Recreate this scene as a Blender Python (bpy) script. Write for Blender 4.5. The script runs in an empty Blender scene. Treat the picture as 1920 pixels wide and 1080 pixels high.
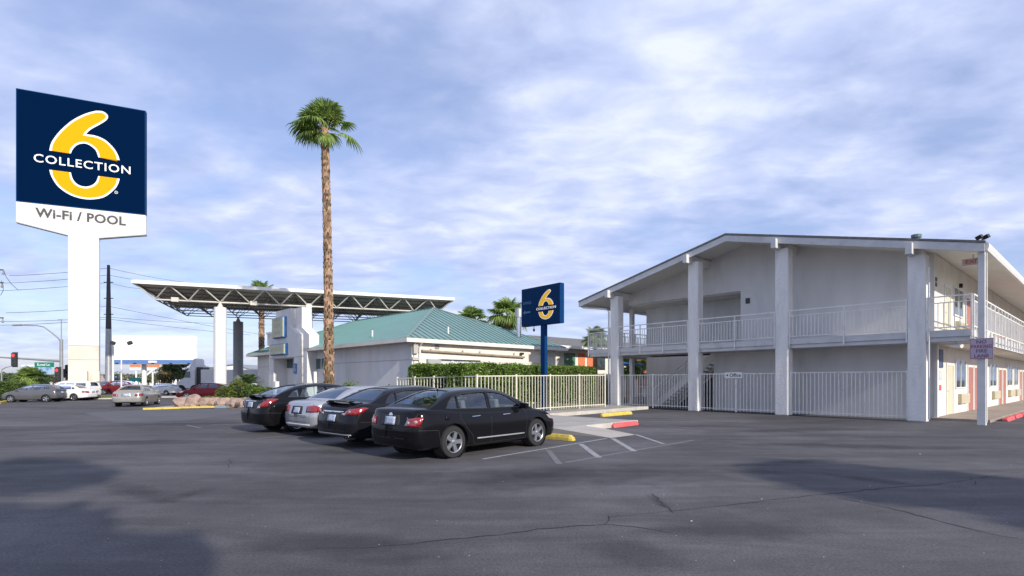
import bpy, bmesh, math, random
from mathutils import Vector, Matrix, noise
from mathutils.bvhtree import BVHTree
from mathutils.geometry import tessellate_polygon
R = math.radians
rnd = random.Random(7)

# ------------------------------------------------------------------ camera, world, sun
H, F, HOR = 1.52, 1000.0, 713.0
scene = bpy.context.scene
C = scene.collection
cam_d = bpy.data.cameras.new('camera'); cam = bpy.data.objects.new('camera', cam_d); C.objects.link(cam)
cam.location = (0, 0, H); cam.rotation_euler = (R(90), 0, 0)
cam_d.sensor_width = 36.0; cam_d.lens = 36.0 * F / 1920.0
cam_d.shift_y = (HOR - 540.0) / 1920.0
cam_d.clip_start = 0.1; cam_d.clip_end = 20000
scene.camera = cam
scene.view_settings.view_transform = 'Standard'; scene.view_settings.look = 'None'
scene.view_settings.exposure = 0.55; scene.view_settings.gamma = 1.0

SUN = Vector((0.628, -0.778, 0.0)).normalized(); SUN_EL = R(27)
SD = Vector((SUN.x*math.cos(SUN_EL), SUN.y*math.cos(SUN_EL), math.sin(SUN_EL)))
sl = bpy.data.lights.new('sun', 'SUN'); so = bpy.data.objects.new('sun', sl); C.objects.link(so)
sl.energy = 3.3; sl.angle = R(0.9); sl.color = (1.0, 0.93, 0.82)
so.rotation_euler = SD.to_track_quat('Z', 'Y').to_euler(); so.location = SD * 60

world = bpy.data.worlds.new('World'); scene.world = world; world.use_nodes = True
wn = world.node_tree.nodes; wl = world.node_tree.links; wn.clear()
def WN(t, **k):
    n = wn.new(t)
    for a, b in k.items(): setattr(n, a, b)
    return n
def wmath(op, a, b=None, clamp=False):
    n = WN('ShaderNodeMath', operation=op); n.use_clamp = clamp
    for i, s in enumerate((a, b)):
        if s is None: continue
        if isinstance(s, (int, float)): n.inputs[i].default_value = s
        else: wl.new(s, n.inputs[i])
    return n.outputs[0]
wout = WN('ShaderNodeOutputWorld')
sky = WN('ShaderNodeTexSky', sky_type='NISHITA'); sky.sun_disc = False
sky.sun_elevation = SUN_EL; sky.sun_rotation = math.atan2(SUN.x, SUN.y); sky.dust_density = 1.2; sky.air_density = 1.0
bg1 = WN('ShaderNodeBackground'); bg1.inputs[1].default_value = 0.115
tint = WN('ShaderNodeMix', data_type='RGBA', blend_type='MULTIPLY'); tint.inputs[0].default_value = 1.0
wl.new(sky.outputs[0], tint.inputs[6]); tint.inputs[7].default_value = (1.02, 1.0, 1.18, 1)
wl.new(tint.outputs[2], bg1.inputs[0])
tc = WN('ShaderNodeTexCoord'); sp = WN('ShaderNodeSeparateXYZ'); wl.new(tc.outputs['Generated'], sp.inputs[0])
zc = wmath('ADD', wmath('MAXIMUM', sp.outputs[2], 0.0), 0.16)
cu = wmath('DIVIDE', sp.outputs[0], zc); cv = wmath('DIVIDE', sp.outputs[1], zc)
cb = WN('ShaderNodeCombineXYZ'); wl.new(cu, cb.inputs[0]); wl.new(cv, cb.inputs[1])
def cloud(scale, sx, sy, rot, det, dist, rough, off=0):
    m = WN('ShaderNodeMapping'); m.inputs['Scale'].default_value = (sx, sy, 1); m.inputs['Rotation'].default_value = (0, 0, R(rot)); m.inputs['Location'].default_value = (off, off*.7, 0)
    wl.new(cb.outputs[0], m.inputs[0])
    n = WN('ShaderNodeTexNoise'); n.inputs['Scale'].default_value = scale; n.inputs['Detail'].default_value = det
    n.inputs['Distortion'].default_value = dist; n.inputs['Roughness'].default_value = rough
    wl.new(m.outputs[0], n.inputs[0]); return n.outputs[0]
n1 = cloud(1.25, 1.0, 0.9, 38, 9, 0.2, 0.50, 3.1)
n2 = cloud(3.4, 1.0, 1.4, -18, 9, 0.3, 0.55, 1.7)
n3 = cloud(0.75, 1.0, 1.0, 0, 5, 0.2, 0.5, 7.3)
dens = wmath('ADD', wmath('ADD', wmath('MULTIPLY', n1, 0.56), wmath('MULTIPLY', n2, 0.20)), wmath('MULTIPLY', n3, 0.34))
# thinner cloud towards the left horizon: more of the sky shows there
left = wmath('MULTIPLY', wmath('MULTIPLY', wmath('SUBTRACT', 0.42, sp.outputs[2]), 1.0, True), wmath('ADD', wmath('MULTIPLY', sp.outputs[0], -1.0), 0.05, True))
dens = wmath('SUBTRACT', dens, wmath('MULTIPLY', left, 0.34))
mr = WN('ShaderNodeMapRange', interpolation_type='SMOOTHSTEP'); mr.inputs['From Min'].default_value = 0.43; mr.inputs['From Max'].default_value = 0.60
mr.inputs['To Min'].default_value = 0.45; mr.inputs['To Max'].default_value = 1.0
wl.new(dens, mr.inputs['Value'])
ccol = WN('ShaderNodeValToRGB'); e = ccol.color_ramp.elements
e[0].position = 0.44; e[0].color = (0.37, 0.455, 0.71, 1); e[1].position = 0.66; e[1].color = (0.70, 0.755, 0.895, 1)
x = e.new(0.55); x.color = (0.50, 0.57, 0.81, 1)
cd2 = wmath('ADD', wmath('MULTIPLY', dens, 0.6), wmath('MULTIPLY', cloud(4.2, 1.0, 1.5, 25, 8, 0.3, 0.53, 5.5), 0.4))
wl.new(cd2, ccol.inputs[0])
bg2 = WN('ShaderNodeBackground'); bg2.inputs[1].default_value = 0.86; wl.new(ccol.outputs[0], bg2.inputs[0])
mix = WN('ShaderNodeMixShader'); wl.new(mr.outputs[0], mix.inputs[0]); wl.new(bg1.outputs[0], mix.inputs[1]); wl.new(bg2.outputs[0], mix.inputs[2])
wl.new(mix.outputs[0], wout.inputs[0])

# ------------------------------------------------------------------ helpers
def G(px, py, z=0.0):
    D = (H - z) * F / (py - HOR); return Vector(((px - 960) / F * D, D, z))
def A(px, D, z=0.0): return Vector(((px - 960) / F * D, D, z))
def Z(py, D): return H + (HOR - py) * D / F

MATS = {}
def mat(name, col, rough=0.7, metal=0.0, var=0.0, vscale=3.0, bump=0.0, bscale=40.0, spec=0.4, island=0.0, trans=0.0, coat=0.0, emit=0.0, dirt=None, dscale=1.2, stretch=None, detail=6):
    if name in MATS: return MATS[name]
    m = bpy.data.materials.new(name); m.use_nodes = True; nt = m.node_tree; N = nt.nodes; L = nt.links
    b = N['Principled BSDF']; out = N['Material Output']
    b.inputs['Roughness'].default_value = rough; b.inputs['Metallic'].default_value = metal
    b.inputs['Specular IOR Level'].default_value = spec
    if coat: b.inputs['Coat Weight'].default_value = coat; b.inputs['Coat Roughness'].default_value = 0.03
    if emit: b.inputs['Emission Color'].default_value = (*col, 1); b.inputs['Emission Strength'].default_value = emit
    b.inputs['Base Color'].default_value = (*col, 1)
    t = N.new('ShaderNodeTexCoord'); src = t.outputs['Object']
    if stretch:
        mp = N.new('ShaderNodeMapping'); mp.inputs['Scale'].default_value = stretch; L.new(src, mp.inputs[0]); src = mp.outputs[0]
    cur = None
    def mixc(fac, a, bcol, mode='MIX'):
        n = N.new('ShaderNodeMix'); n.data_type = 'RGBA'; n.blend_type = mode
        L.new(fac, n.inputs[0])
        if a is None: n.inputs[6].default_value = (*col, 1)
        else: L.new(a, n.inputs[6])
        n.inputs[7].default_value = (*bcol, 1); return n.outputs[2]
    if var:
        nz = N.new('ShaderNodeTexNoise'); nz.inputs['Scale'].default_value = vscale; nz.inputs['Detail'].default_value = detail
        L.new(src, nz.inputs[0])
        r = N.new('ShaderNodeMapRange'); r.inputs['From Min'].default_value = 0.3; r.inputs['From Max'].default_value = 0.7; L.new(nz.outputs[0], r.inputs[0])
        k = 1 - var
        n = N.new('ShaderNodeMix'); n.data_type = 'RGBA'; L.new(r.outputs[0], n.inputs[0])
        n.inputs[6].default_value = (col[0]*k, col[1]*k, col[2]*k, 1); k = 1 + var*0.8
        n.inputs[7].default_value = (min(1, col[0]*k), min(1, col[1]*k), min(1, col[2]*k), 1); cur = n.outputs[2]
    if island:
        g = N.new('ShaderNodeNewGeometry'); h = N.new('ShaderNodeHueSaturation')
        r = N.new('ShaderNodeMapRange'); L.new(g.outputs['Random Per Island'], r.inputs[0]); r.inputs['To Min'].default_value = 1-island; r.inputs['To Max'].default_value = 1+island
        L.new(r.outputs[0], h.inputs['Value'])
        r2 = N.new('ShaderNodeMapRange'); L.new(g.outputs['Random Per Island'], r2.inputs[0]); r2.inputs['To Min'].default_value = 0.52; r2.inputs['To Max'].default_value = 0.485
        L.new(r2.outputs[0], h.inputs['Hue'])
        if cur: L.new(cur, h.inputs['Color'])
        else: h.inputs['Color'].default_value = (*col, 1)
        cur = h.outputs[0]
    if dirt:
        nz = N.new('ShaderNodeTexNoise'); nz.inputs['Scale'].default_value = dscale; nz.inputs['Detail'].default_value = 8; nz.inputs['Roughness'].default_value = .65
        L.new(src, nz.inputs[0])
        r = N.new('ShaderNodeMapRange'); r.inputs['From Min'].default_value = 0.52; r.inputs['From Max'].default_value = 0.75; r.inputs['To Max'].default_value = 0.75; L.new(nz.outputs[0], r.inputs[0])
        cur = mixc(r.outputs[0], cur, dirt)
    if cur: L.new(cur, b.inputs['Base Color'])
    if bump:
        nz = N.new('ShaderNodeTexNoise'); nz.inputs['Scale'].default_value = bscale; nz.inputs['Detail'].default_value = 4
        L.new(t.outputs['Object'], nz.inputs[0])
        bp = N.new('ShaderNodeBump'); bp.inputs['Strength'].default_value = bump; bp.inputs['Distance'].default_value = 0.02
        L.new(nz.outputs[0], bp.inputs['Height']); L.new(bp.outputs[0], b.inputs['Normal'])
    if trans:
        tr = N.new('ShaderNodeBsdfTranslucent'); mx = N.new('ShaderNodeMixShader'); mx.inputs[0].default_value = trans
        if cur: L.new(cur, tr.inputs[0])
        else: tr.inputs[0].default_value = (*col, 1)
        L.new(b.outputs[0], mx.inputs[1]); L.new(tr.outputs[0], mx.inputs[2]); L.new(mx.outputs[0], out.inputs[0])
    MATS[name] = m; return m

def glassmat(name, tintc=(0.55, 0.66, 0.66), dark=0.35):
    m = bpy.data.materials.new(name); m.use_nodes = True; nt = m.node_tree; N = nt.nodes; L = nt.links
    N.remove(N['Principled BSDF']); out = N['Material Output']
    tr = N.new('ShaderNodeBsdfTransparent'); tr.inputs[0].default_value = (*[c*(1-dark) for c in tintc], 1)
    gl = N.new('ShaderNodeBsdfGlossy'); gl.inputs['Roughness'].default_value = 0.03; gl.inputs[0].default_value = (.9, .95, 1, 1)
    fr = N.new('ShaderNodeFresnel'); fr.inputs[0].default_value = 1.6
    ad = N.new('ShaderNodeMath'); ad.operation = 'ADD'; ad.inputs[1].default_value = 0.07; ad.use_clamp = True; L.new(fr.outputs[0], ad.inputs[0])
    mx = N.new('ShaderNodeMixShader'); L.new(ad.outputs[0], mx.inputs[0]); L.new(tr.outputs[0], mx.inputs[1]); L.new(gl.outputs[0], mx.inputs[2]); L.new(mx.outputs[0], out.inputs[0])
    MATS[name] = m; return m

class MB:
    def __init__(s): s.v = []; s.f = []
    def add(s, vs, fs):
        o = len(s.v); s.v += [tuple(v) for v in vs]; s.f += [tuple(i+o for i in f) for f in fs]; return s
    def box(s, x0, y0, z0, x1, y1, z1):
        if x0 > x1: x0, x1 = x1, x0
        if y0 > y1: y0, y1 = y1, y0
        if z0 > z1: z0, z1 = z1, z0
        return s.add([(x0,y0,z0),(x1,y0,z0),(x1,y1,z0),(x0,y1,z0),(x0,y0,z1),(x1,y0,z1),(x1,y1,z1),(x0,y1,z1)],
                     [(0,3,2,1),(4,5,6,7),(0,1,5,4),(1,2,6,5),(2,3,7,6),(3,0,4,7)])
    def obox(s, c, ax, ay, az):       # centre and three half axes
        c = Vector(c); ax = Vector(ax); ay = Vector(ay); az = Vector(az)
        vs = [c+i*ax+j*ay+k*az for k in (-1,1) for (i,j) in ((-1,-1),(1,-1),(1,1),(-1,1))]
        return s.add(vs, [(0,3,2,1),(4,5,6,7),(0,1,5,4),(1,2,6,5),(2,3,7,6),(3,0,4,7)])
    def bar(s, a, b, w, h=None, up=(0,0,1)):
        a = Vector(a); b = Vector(b); h = h or w; d = b-a; dn = d.normalized(); up = Vector(up)
        if abs(dn.dot(up)) > .98: up = Vector((0,1,0))
        sx = dn.cross(up).normalized(); sz = sx.cross(dn)
        return s.obox((a+b)/2, d/2, sx*w/2, sz*h/2)
    def tube(s, pts, r, n=8, caps=True):
        pts = [Vector(p) for p in pts]; m = len(pts); rs = r if isinstance(r, (list, tuple)) else [r]*m
        vs = []; 
        for i, p in enumerate(pts):
            d = (pts[min(i+1, m-1)]-pts[max(i-1, 0)]).normalized()
            up = Vector((0,0,1)) if abs(d.z) < .95 else Vector((0,1,0))
            sx = d.cross(up).normalized(); sy = sx.cross(d)
            for k in range(n):
                a = 2*math.pi*k/n; vs.append(p+(sx*math.cos(a)+sy*math.sin(a))*rs[i])
        fs = [(i*n+k, i*n+(k+1)%n, (i+1)*n+(k+1)%n, (i+1)*n+k) for i in range(m-1) for k in range(n)]
        if caps: fs += [tuple(range(n-1, -1, -1)), tuple((m-1)*n+k for k in range(n))]
        return s.add(vs, fs)
    def cyl(s, x, y, z0, z1, r, n=16, r2=None):
        return s.tube([(x,y,z0),(x,y,z1)], [r, r if r2 is None else r2], n)
    def prism(s, poly, axis, a0, a1):  # poly in the other two axes, in order
        def P(u, v, w): return {'x': (w,u,v), 'y': (u,w,v), 'z': (u,v,w)}[axis]
        n = len(poly); vs = [P(u,v,a0) for u,v in poly]+[P(u,v,a1) for u,v in poly]
        tri = tessellate_polygon([[Vector((u,v,0)) for u,v in poly]])
        fs = [tuple(t) for t in tri]+[tuple(i+n for i in reversed(t)) for t in tri]
        fs += [(i, (i+1)%n, (i+1)%n+n, i+n) for i in range(n)]
        return s.add(vs, fs)
    def lathe(s, prof, n=24, axis='z', c=(0,0,0)):
        vs = []; m = len(prof)
        for (r, h) in prof:
            for k in range(n):
                a = 2*math.pi*k/n; u, v = r*math.cos(a), r*math.sin(a)
                p = {'z': (u,v,h), 'y': (u,h,v), 'x': (h,u,v)}[axis]
                vs.append((p[0]+c[0], p[1]+c[1], p[2]+c[2]))
        return s.add(vs, [(i*n+k, i*n+(k+1)%n, (i+1)*n+(k+1)%n, (i+1)*n+k) for i in range(m-1) for k in range(n)])
    def build(s, name, m, parent=None, smooth=False, bevel=0, label=None, fixn=True, sub=0, mw=None):
        me = bpy.data.meshes.new(name); me.from_pydata(s.v, [], s.f); me.update()
        if fixn:
            bm = bmesh.new(); bm.from_mesh(me); bmesh.ops.recalc_face_normals(bm, faces=bm.faces); bm.to_mesh(me); bm.free()
        me.materials.append(m)
        if smooth:
            me.polygons.foreach_set('use_smooth', [True]*len(me.polygons)); me.set_sharp_from_angle(angle=R(38 if smooth is True else smooth))
        o = bpy.data.objects.new(name, me); C.objects.link(o)
        if parent: o.parent = parent
        if label: o['label'] = label
        if bevel:
            b = o.modifiers.new('bevel', 'BEVEL'); b.width = bevel; b.segments = 2; b.limit_method = 'ANGLE'
        if sub:
            b = o.modifiers.new('sub', 'SUBSURF'); b.levels = sub; b.render_levels = sub
        return o
def tag(o, label, cat, group=None, kind=None):
    if kind: o['kind'] = kind
    if label: o['label'] = label
    if cat: o['category'] = cat
    if group: o['group'] = group
    return o
def thing(name, label, cat, loc=(0,0,0), rz=0, group=None):
    o = bpy.data.objects.new(name, None); C.objects.link(o); o.location = loc; o.rotation_euler = (0,0,rz)
    o.empty_display_size = .3
    return tag(o, label, cat, group)
def struct(o, label=None): o['kind'] = 'structure'; return o
def copy_tree(o, parent=None, loc=None, rz=None, label=None):
    c = o.copy(); C.objects.link(c); c.parent = parent
    if loc is not None: c.location = loc
    if rz is not None: c.rotation_euler = (0,0,rz)
    if label: c['label'] = label
    for ch in list(o.children): copy_tree(ch, c)
    return c
def text_mb(txt, size, depth, squeeze=1.0, spacing=1.0, off=0.0):
    cu = bpy.data.curves.new('txt', 'FONT'); cu.body = txt; cu.size = size; cu.extrude = depth/2; cu.align_x = 'CENTER'; cu.align_y = 'CENTER'; cu.space_character = spacing; cu.offset = off
    cu.resolution_u = 3
    o = bpy.data.objects.new('txt', cu); C.objects.link(o); dg = bpy.context.evaluated_depsgraph_get(); ev = o.evaluated_get(dg); me = ev.to_mesh()
    mb = MB(); mb.add([(v.co.x*squeeze, v.co.y, v.co.z) for v in me.vertices], [tuple(p.vertices) for p in me.polygons])
    ev.to_mesh_clear(); bpy.data.objects.remove(o); bpy.data.curves.remove(cu); return mb
def place(mb, o, ex, ey, ez=None):    # map local xy(z) of a flat mesh into a frame
    o = Vector(o); ex = Vector(ex); ey = Vector(ey); ez = Vector(ez) if ez else ex.cross(ey)
    mb.v = [tuple(o+ex*x+ey*y+ez*z) for x, y, z in mb.v]; return mb
def smoothpoly(pts, n=4):             # Catmull-Rom through an open run of points
    out = []
    for i in range(len(pts)-1):
        p0 = pts[max(i-1,0)]; p1 = pts[i]; p2 = pts[i+1]; p3 = pts[min(i+2,len(pts)-1)]
        for k in range(n):
            t = k/n; out.append(tuple(.5*((2*p1[a])+(-p0[a]+p2[a])*t+(2*p0[a]-5*p1[a]+4*p2[a]-p3[a])*t*t+(-p0[a]+3*p1[a]-3*p2[a]+p3[a])*t**3) for a in range(len(p1))))
    out.append(tuple(pts[-1])); return out
def interp(tab, x):
    if x <= tab[0][0]: return tab[0][1]
    for (a, b), (c, d) in zip(tab, tab[1:]):
        if x <= c: t = (x-a)/(c-a); return b+(d-b)*t
    return tab[-1][1]
def sinterp(tab, x):                  # smooth interpolation (Catmull-Rom in y)
    n = len(tab)
    if x <= tab[0][0]: return tab[0][1]
    if x >= tab[-1][0]: return tab[-1][1]
    for i in range(n-1):
        if x <= tab[i+1][0]:
            x1, y1 = tab[i]; x2, y2 = tab[i+1]; h = x2-x1; t = (x-x1)/h
            m1 = (y2-tab[i-1][1])/(x2-tab[i-1][0]) if i > 0 else (y2-y1)/h
            m2 = (tab[i+2][1]-y1)/(tab[i+2][0]-x1) if i < n-2 else (y2-y1)/h
            return (2*t**3-3*t*t+1)*y1+(t**3-2*t*t+t)*h*m1+(-2*t**3+3*t*t)*y2+(t**3-t*t)*h*m2

# ------------------------------------------------------------------ materials
m_asph = None
def asphalt():
    m = bpy.data.materials.new('asphalt'); m.use_nodes = True; nt = m.node_tree; N = nt.nodes; L = nt.links; b = N['Principled BSDF']
    t = N.new('ShaderNodeTexCoord')
    def nz(scale, det, sc=(1,1,1), rot=0, dist=0, rough=.5):
        mp = N.new('ShaderNodeMapping'); mp.inputs['Scale'].default_value = sc; mp.inputs['Rotation'].default_value = (0,0,R(rot)); L.new(t.outputs['Object'], mp.inputs[0])
        n = N.new('ShaderNodeTexNoise'); n.inputs['Scale'].default_value = scale; n.inputs['Detail'].default_value = det; n.inputs['Distortion'].default_value = dist; n.inputs['Roughness'].default_value = rough
        L.new(mp.outputs[0], n.inputs[0]); return n.outputs[0]
    def mth(op, a, bb):
        n = N.new('ShaderNodeMath'); n.operation = op
        for i, s in enumerate((a, bb)):
            if isinstance(s, (int, float)): n.inputs[i].default_value = s
            else: L.new(s, n.inputs[i])
        return n.outputs[0]
    def rng(v, a, bb, c, d):
        r = N.new('ShaderNodeMapRange'); L.new(v, r.inputs[0])
        for i, q in zip(('From Min','From Max','To Min','To Max'), (a,bb,c,d)): r.inputs[i].default_value = q
        return r.outputs[0]
    big = rng(nz(.16, 7, (1, 1.6, 1), 20, .8), .36, .64, .70, 1.22)
    strk = rng(nz(.7, 8, (.35, 1.9, 1), 8, 1.0, .62), .36, .66, .78, 1.17)
    med = rng(nz(2.2, 8, (1,1,1), 0, .4, .7), .3, .7, .85, 1.13)
    fine = rng(nz(38, 5, (1,1,1), 0, 0, .9), .33, .68, .50, 1.60)
    v = mth('MULTIPLY', mth('MULTIPLY', big, strk), mth('MULTIPLY', med, fine))
    vor = N.new('ShaderNodeTexVoronoi'); vor.inputs['Scale'].default_value = 13; L.new(t.outputs['Object'], vor.inputs[0])
    speck = rng(vor.outputs['Distance'], .035, .075, 2.4, 1.0)      # pale grit on the tar
    gate = rng(nz(3.1, 2), .56, .60, 0, 1)
    sp_ = mth('ADD', 1.0, mth('MULTIPLY', mth('SUBTRACT', speck, 1.0), gate))
    v = mth('MULTIPLY', v, sp_)
    mx = N.new('ShaderNodeMix'); mx.data_type = 'RGBA'; mx.blend_type = 'MULTIPLY'; mx.inputs[0].default_value = 1
    mx.inputs[6].default_value = (.096, .092, .0965, 1); cb_ = N.new('ShaderNodeCombineXYZ')
    for i in range(3): L.new(v, cb_.inputs[i])
    L.new(cb_.outputs[0], mx.inputs[7]); L.new(mx.outputs[2], b.inputs['Base Color'])
    b.inputs['Roughness'].default_value = .82; b.inputs['Specular IOR Level'].default_value = .25
    bp = N.new('ShaderNodeBump'); bp.inputs['Strength'].default_value = .35; bp.inputs['Distance'].default_value = .006
    L.new(nz(90, 4, (1,1,1), 0, 0, .8), bp.inputs['Height']); L.new(bp.outputs[0], b.inputs['Normal'])
    return m
m_asph = asphalt()
m_road = mat('road_asphalt', (.115,.113,.118), .85, var=.18, vscale=.4, bump=.2, bscale=60)
m_conc = mat('concrete', (.36,.34,.31), .85, var=.14, vscale=1.6, bump=.25, bscale=30, dirt=(.22,.20,.18), dscale=.9)
m_conc2 = mat('pale_kerb_concrete', (.50,.47,.42), .85, var=.14, vscale=2.5, bump=.25, bscale=30, dirt=(.3,.27,.24), dscale=2.0)
m_paint = mat('worn_line_paint', (.30,.30,.31), .8, var=.25, vscale=9, dirt=(.085,.083,.092), dscale=7)
m_paint2 = mat('very_worn_line_paint', (.16,.16,.165), .8, var=.2, vscale=9, dirt=(.08,.08,.088), dscale=5)
m_crack = mat('crack_dark', (.025,.025,.028), .95)  # even dark tone of the open joints
m_yel = mat('yellow_kerb_paint', (.62,.47,.09), .7, var=.15, vscale=6, bump=.2, bscale=25, dirt=(.20,.17,.10), dscale=7)
m_redk = mat('red_kerb_paint', (.62,.10,.11), .7, var=.15, vscale=6, bump=.2, bscale=25, dirt=(.30,.17,.15), dscale=7)
m_stucco = mat('white_stucco', (.79,.77,.74), .9, var=.08, vscale=1.5, bump=.9, bscale=11, dirt=(.50,.49,.48), dscale=1.0, stretch=(2.2,2.2,.45))
m_stucco_s = mat('smooth_wall_paint', (.71,.695,.675), .85, var=.07, vscale=.8, bump=.12, bscale=30, dirt=(.54,.53,.53), dscale=.6, stretch=(1.6,1.6,.5))
m_cream = mat('cream_wall_paint', (.74,.70,.62), .85, var=.06, vscale=1.0, bump=.15, bscale=30, dirt=(.58,.53,.46), dscale=.7)
m_soffit = mat('soffit_paint', (.70,.67,.61), .85, var=.05, vscale=1.0)
m_fascia = mat('fascia_paint', (.60,.60,.60), .7, var=.07, vscale=2, dirt=(.42,.42,.42), dscale=1.5)
m_shingle = mat('roof_shingle', (.16,.155,.15), .9, var=.25, vscale=5, bump=.4, bscale=25)
m_rail = mat('railing_paint', (.80,.79,.76), .6, var=.06, vscale=4, dirt=(.45,.43,.4), dscale=3)
m_fence = mat('fence_paint', (.70,.66,.55), .6, var=.06, vscale=4, dirt=(.5,.46,.36), dscale=3)
m_slab = mat('balcony_fascia_paint', (.60,.60,.60), .8, var=.08, vscale=2, dirt=(.38,.38,.42), dscale=1.4)
m_door = mat('coral_door_paint', (.42,.165,.125), .55, var=.08, vscale=3)
m_door2 = mat('orange_door_paint', (.66,.20,.09), .55, var=.08, vscale=3)
m_bdoor = mat('beige_door_paint', (.60,.57,.42), .55, var=.05, vscale=3)
m_winglass = mat('window_glass', (.05,.07,.075), .05, spec=.9, var=.5, vscale=3)
m_curtain = mat('pale_curtain', (.42,.45,.43), .3, var=.3, vscale=8, stretch=(6,6,.6))
m_frame = mat('white_trim', (.74,.73,.70), .5, var=.04)
m_ac = mat('ac_beige', (.52,.47,.34), .7, var=.08, vscale=6)
m_black = mat('black_plastic', (.02,.02,.022), .5)
m_dark = mat('dark_metal', (.06,.06,.065), .5, metal=.3)
m_galv = mat('galvanised_steel', (.42,.43,.44), .45, metal=.6, var=.15, vscale=3)
m_steel = mat('painted_steel_grey', (.30,.31,.32), .55, metal=.2, var=.1)
m_white = mat('white_paint', (.80,.79,.76), .6, var=.04, vscale=2)
m_pylon = mat('pylon_white_panel', (.70,.685,.65), .7, var=.05, vscale=.6, dirt=(.60,.57,.51), dscale=.35, spec=.2)
m_pylonlow = mat('pylon_cream_panel', (.66,.59,.51), .75, var=.07, vscale=.8, dirt=(.52,.46,.39), dscale=.6, spec=.2)
m_navy = mat('navy_sign_face', (.0004,.0095,.040), .9, spec=.02)
m_blue = mat('blue_sign_paint', (.0015,.038,.135), .7, var=.06, spec=.1)
m_blue2 = mat('bright_blue', (.03,.16,.42), .5)
m_gold = mat('golden_yellow', (.72,.365,.004), .7, spec=.08)
m_goldl = mat('yellow_added_glow', (.80,.44,.01), .45, emit=.30)  # slight glow added so the numeral looks bright on its shaded face
m_whitel = mat('white_added_glow', (.85,.85,.84), .45, emit=.25)  # same added glow for the numeral outline and lettering, no lamp inside
m_goldw = mat('white_sign_film', (.85,.85,.84), .45)
m_ink = mat('dark_grey_lettering', (.07,.07,.075), .5)
m_teal = mat('teal_metal_roof', (.205,.28,.27), .5, metal=.1, var=.07, vscale=.6, dirt=(.20,.31,.29), dscale=.4)
m_bark = mat('palm_bark', (.31,.205,.13), .9, var=.4, vscale=3, bump=.5, bscale=12, island=.6)
m_barkin = mat('palm_trunk_core', (.05,.03,.018), .95, var=.3, vscale=6)
m_frond = mat('palm_frond', (.235,.33,.08), .55, island=.4, trans=.4, var=.2, vscale=1.5)
m_fronds = mat('palm_stem', (.20,.22,.06), .6)
m_hedge = mat('hedge_leaf', (.14,.225,.035), .6, island=.5, trans=.3, var=.25, vscale=1.2)
m_bush = mat('dark_shrub_leaf', (.075,.125,.03), .6, island=.5, trans=.25, var=.25, vscale=1.5)
m_yelbush = mat('lime_shrub_leaf', (.13,.17,.03), .6, island=.5, trans=.3, var=.25, vscale=1.5)
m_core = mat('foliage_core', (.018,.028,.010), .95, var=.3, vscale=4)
m_twig = mat('dry_twig', (.24,.19,.12), .9, island=.3)
m_rock = mat('pink_boulder', (.36,.26,.215), .9, var=.35, vscale=2.2, bump=.7, bscale=5, dirt=(.30,.22,.15), dscale=2.2)
m_grass = mat('grass', (.13,.16,.045), .9, var=.3, vscale=3, island=.3)
m_soil = mat('soil', (.16,.12,.085), .95, var=.25, vscale=2)
m_red = mat('tail_light_red', (.24,.008,.010), .12, spec=.8, coat=1.0)
m_clear = mat('clear_lens', (.35,.30,.30), .1, spec=.8, coat=1.0)
m_amber = mat('amber_lens', (.7,.22,.02), .15, spec=.8)
m_chrome = mat('chrome', (.75,.76,.78), .12, metal=1.0)
m_alloy = mat('alloy_wheel', (.55,.56,.58), .28, metal=.9)
m_tyre = mat('tyre_rubber', (.022,.022,.024), .85, bump=.3, bscale=50)
m_plate = mat('licence_plate', (.42,.48,.60), .5, var=.25, vscale=14)
m_int = mat('car_interior', (.10,.10,.10), .9)
m_int2 = mat('car_seat_fabric', (.16,.16,.165), .9)
m_glass = glassmat('car_glass', (.82,.90,.89), .04)
m_glassd = glassmat('car_glass_tinted', (.35,.38,.42), .5)
def carpaint(name, col, metal=.3, rough=.28, dust=(.2,.19,.18)):
    m = mat(name, col, rough*.6, metal=metal, var=.06, vscale=2, spec=.25)
    return m
p_black = carpaint('black_car_paint', (.006,.006,.0075), 0, .22)
p_char = carpaint('dark_charcoal_paint', (.010,.0105,.014), 0, .22)
p_silver = carpaint('silver_car_paint', (.46,.47,.50), .55, .3)
p_gold = carpaint('champagne_silver_paint', (.42,.41,.38), .5, .3)
p_grey = carpaint('mid_grey_paint', (.16,.16,.17), .5, .3)
p_white = carpaint('white_car_paint', (.76,.76,.75), 0, .3)
p_maroon = carpaint('maroon_paint', (.065,.007,.012), .2, .28)
p_redc = carpaint('red_car_paint', (.16,.018,.024), .1, .28)
# ------------------------------------------------------------------ ground and markings
def sheet(name, pts, z, m):
    mb = MB(); n = len(pts); vs = [(p[0], p[1], z) for p in pts]; tri = tessellate_polygon([[Vector(v) for v in vs]])
    mb.add(vs, [tuple(t) for t in tri]); o = mb.build(name, m)
    bm = bmesh.new(); bm.from_mesh(o.data)
    for f in bm.faces:
        if f.normal.z < 0: f.normal_flip()
    bm.to_mesh(o.data); bm.free(); return struct(o)
sheet('ground', [(-4000,-200),(4000,-200),(4000,5000),(-4000,5000)], 0, m_asph)
sheet('road', [(-160,46.5),(-18,46.5),(-14,56),(-2,74),(-10,110),(-260,110),(-260,46.5)], .004, m_road)
sheet('distant_ground', [(-3900,110),(3900,110),(3900,4900),(-3900,4900)], .004, mat('far_ground', (.20,.18,.16), .95, var=.3, vscale=.05))
sheet('driveway_apron', [G(*p) for p in ((158,774.5),(262,769),(470,766),(452,776),(345,789),(215,792.5))], .004, mat('pale_driveway', (.105,.103,.112), .85, var=.14, vscale=.8, dirt=(.085,.083,.09), dscale=.7))
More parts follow.
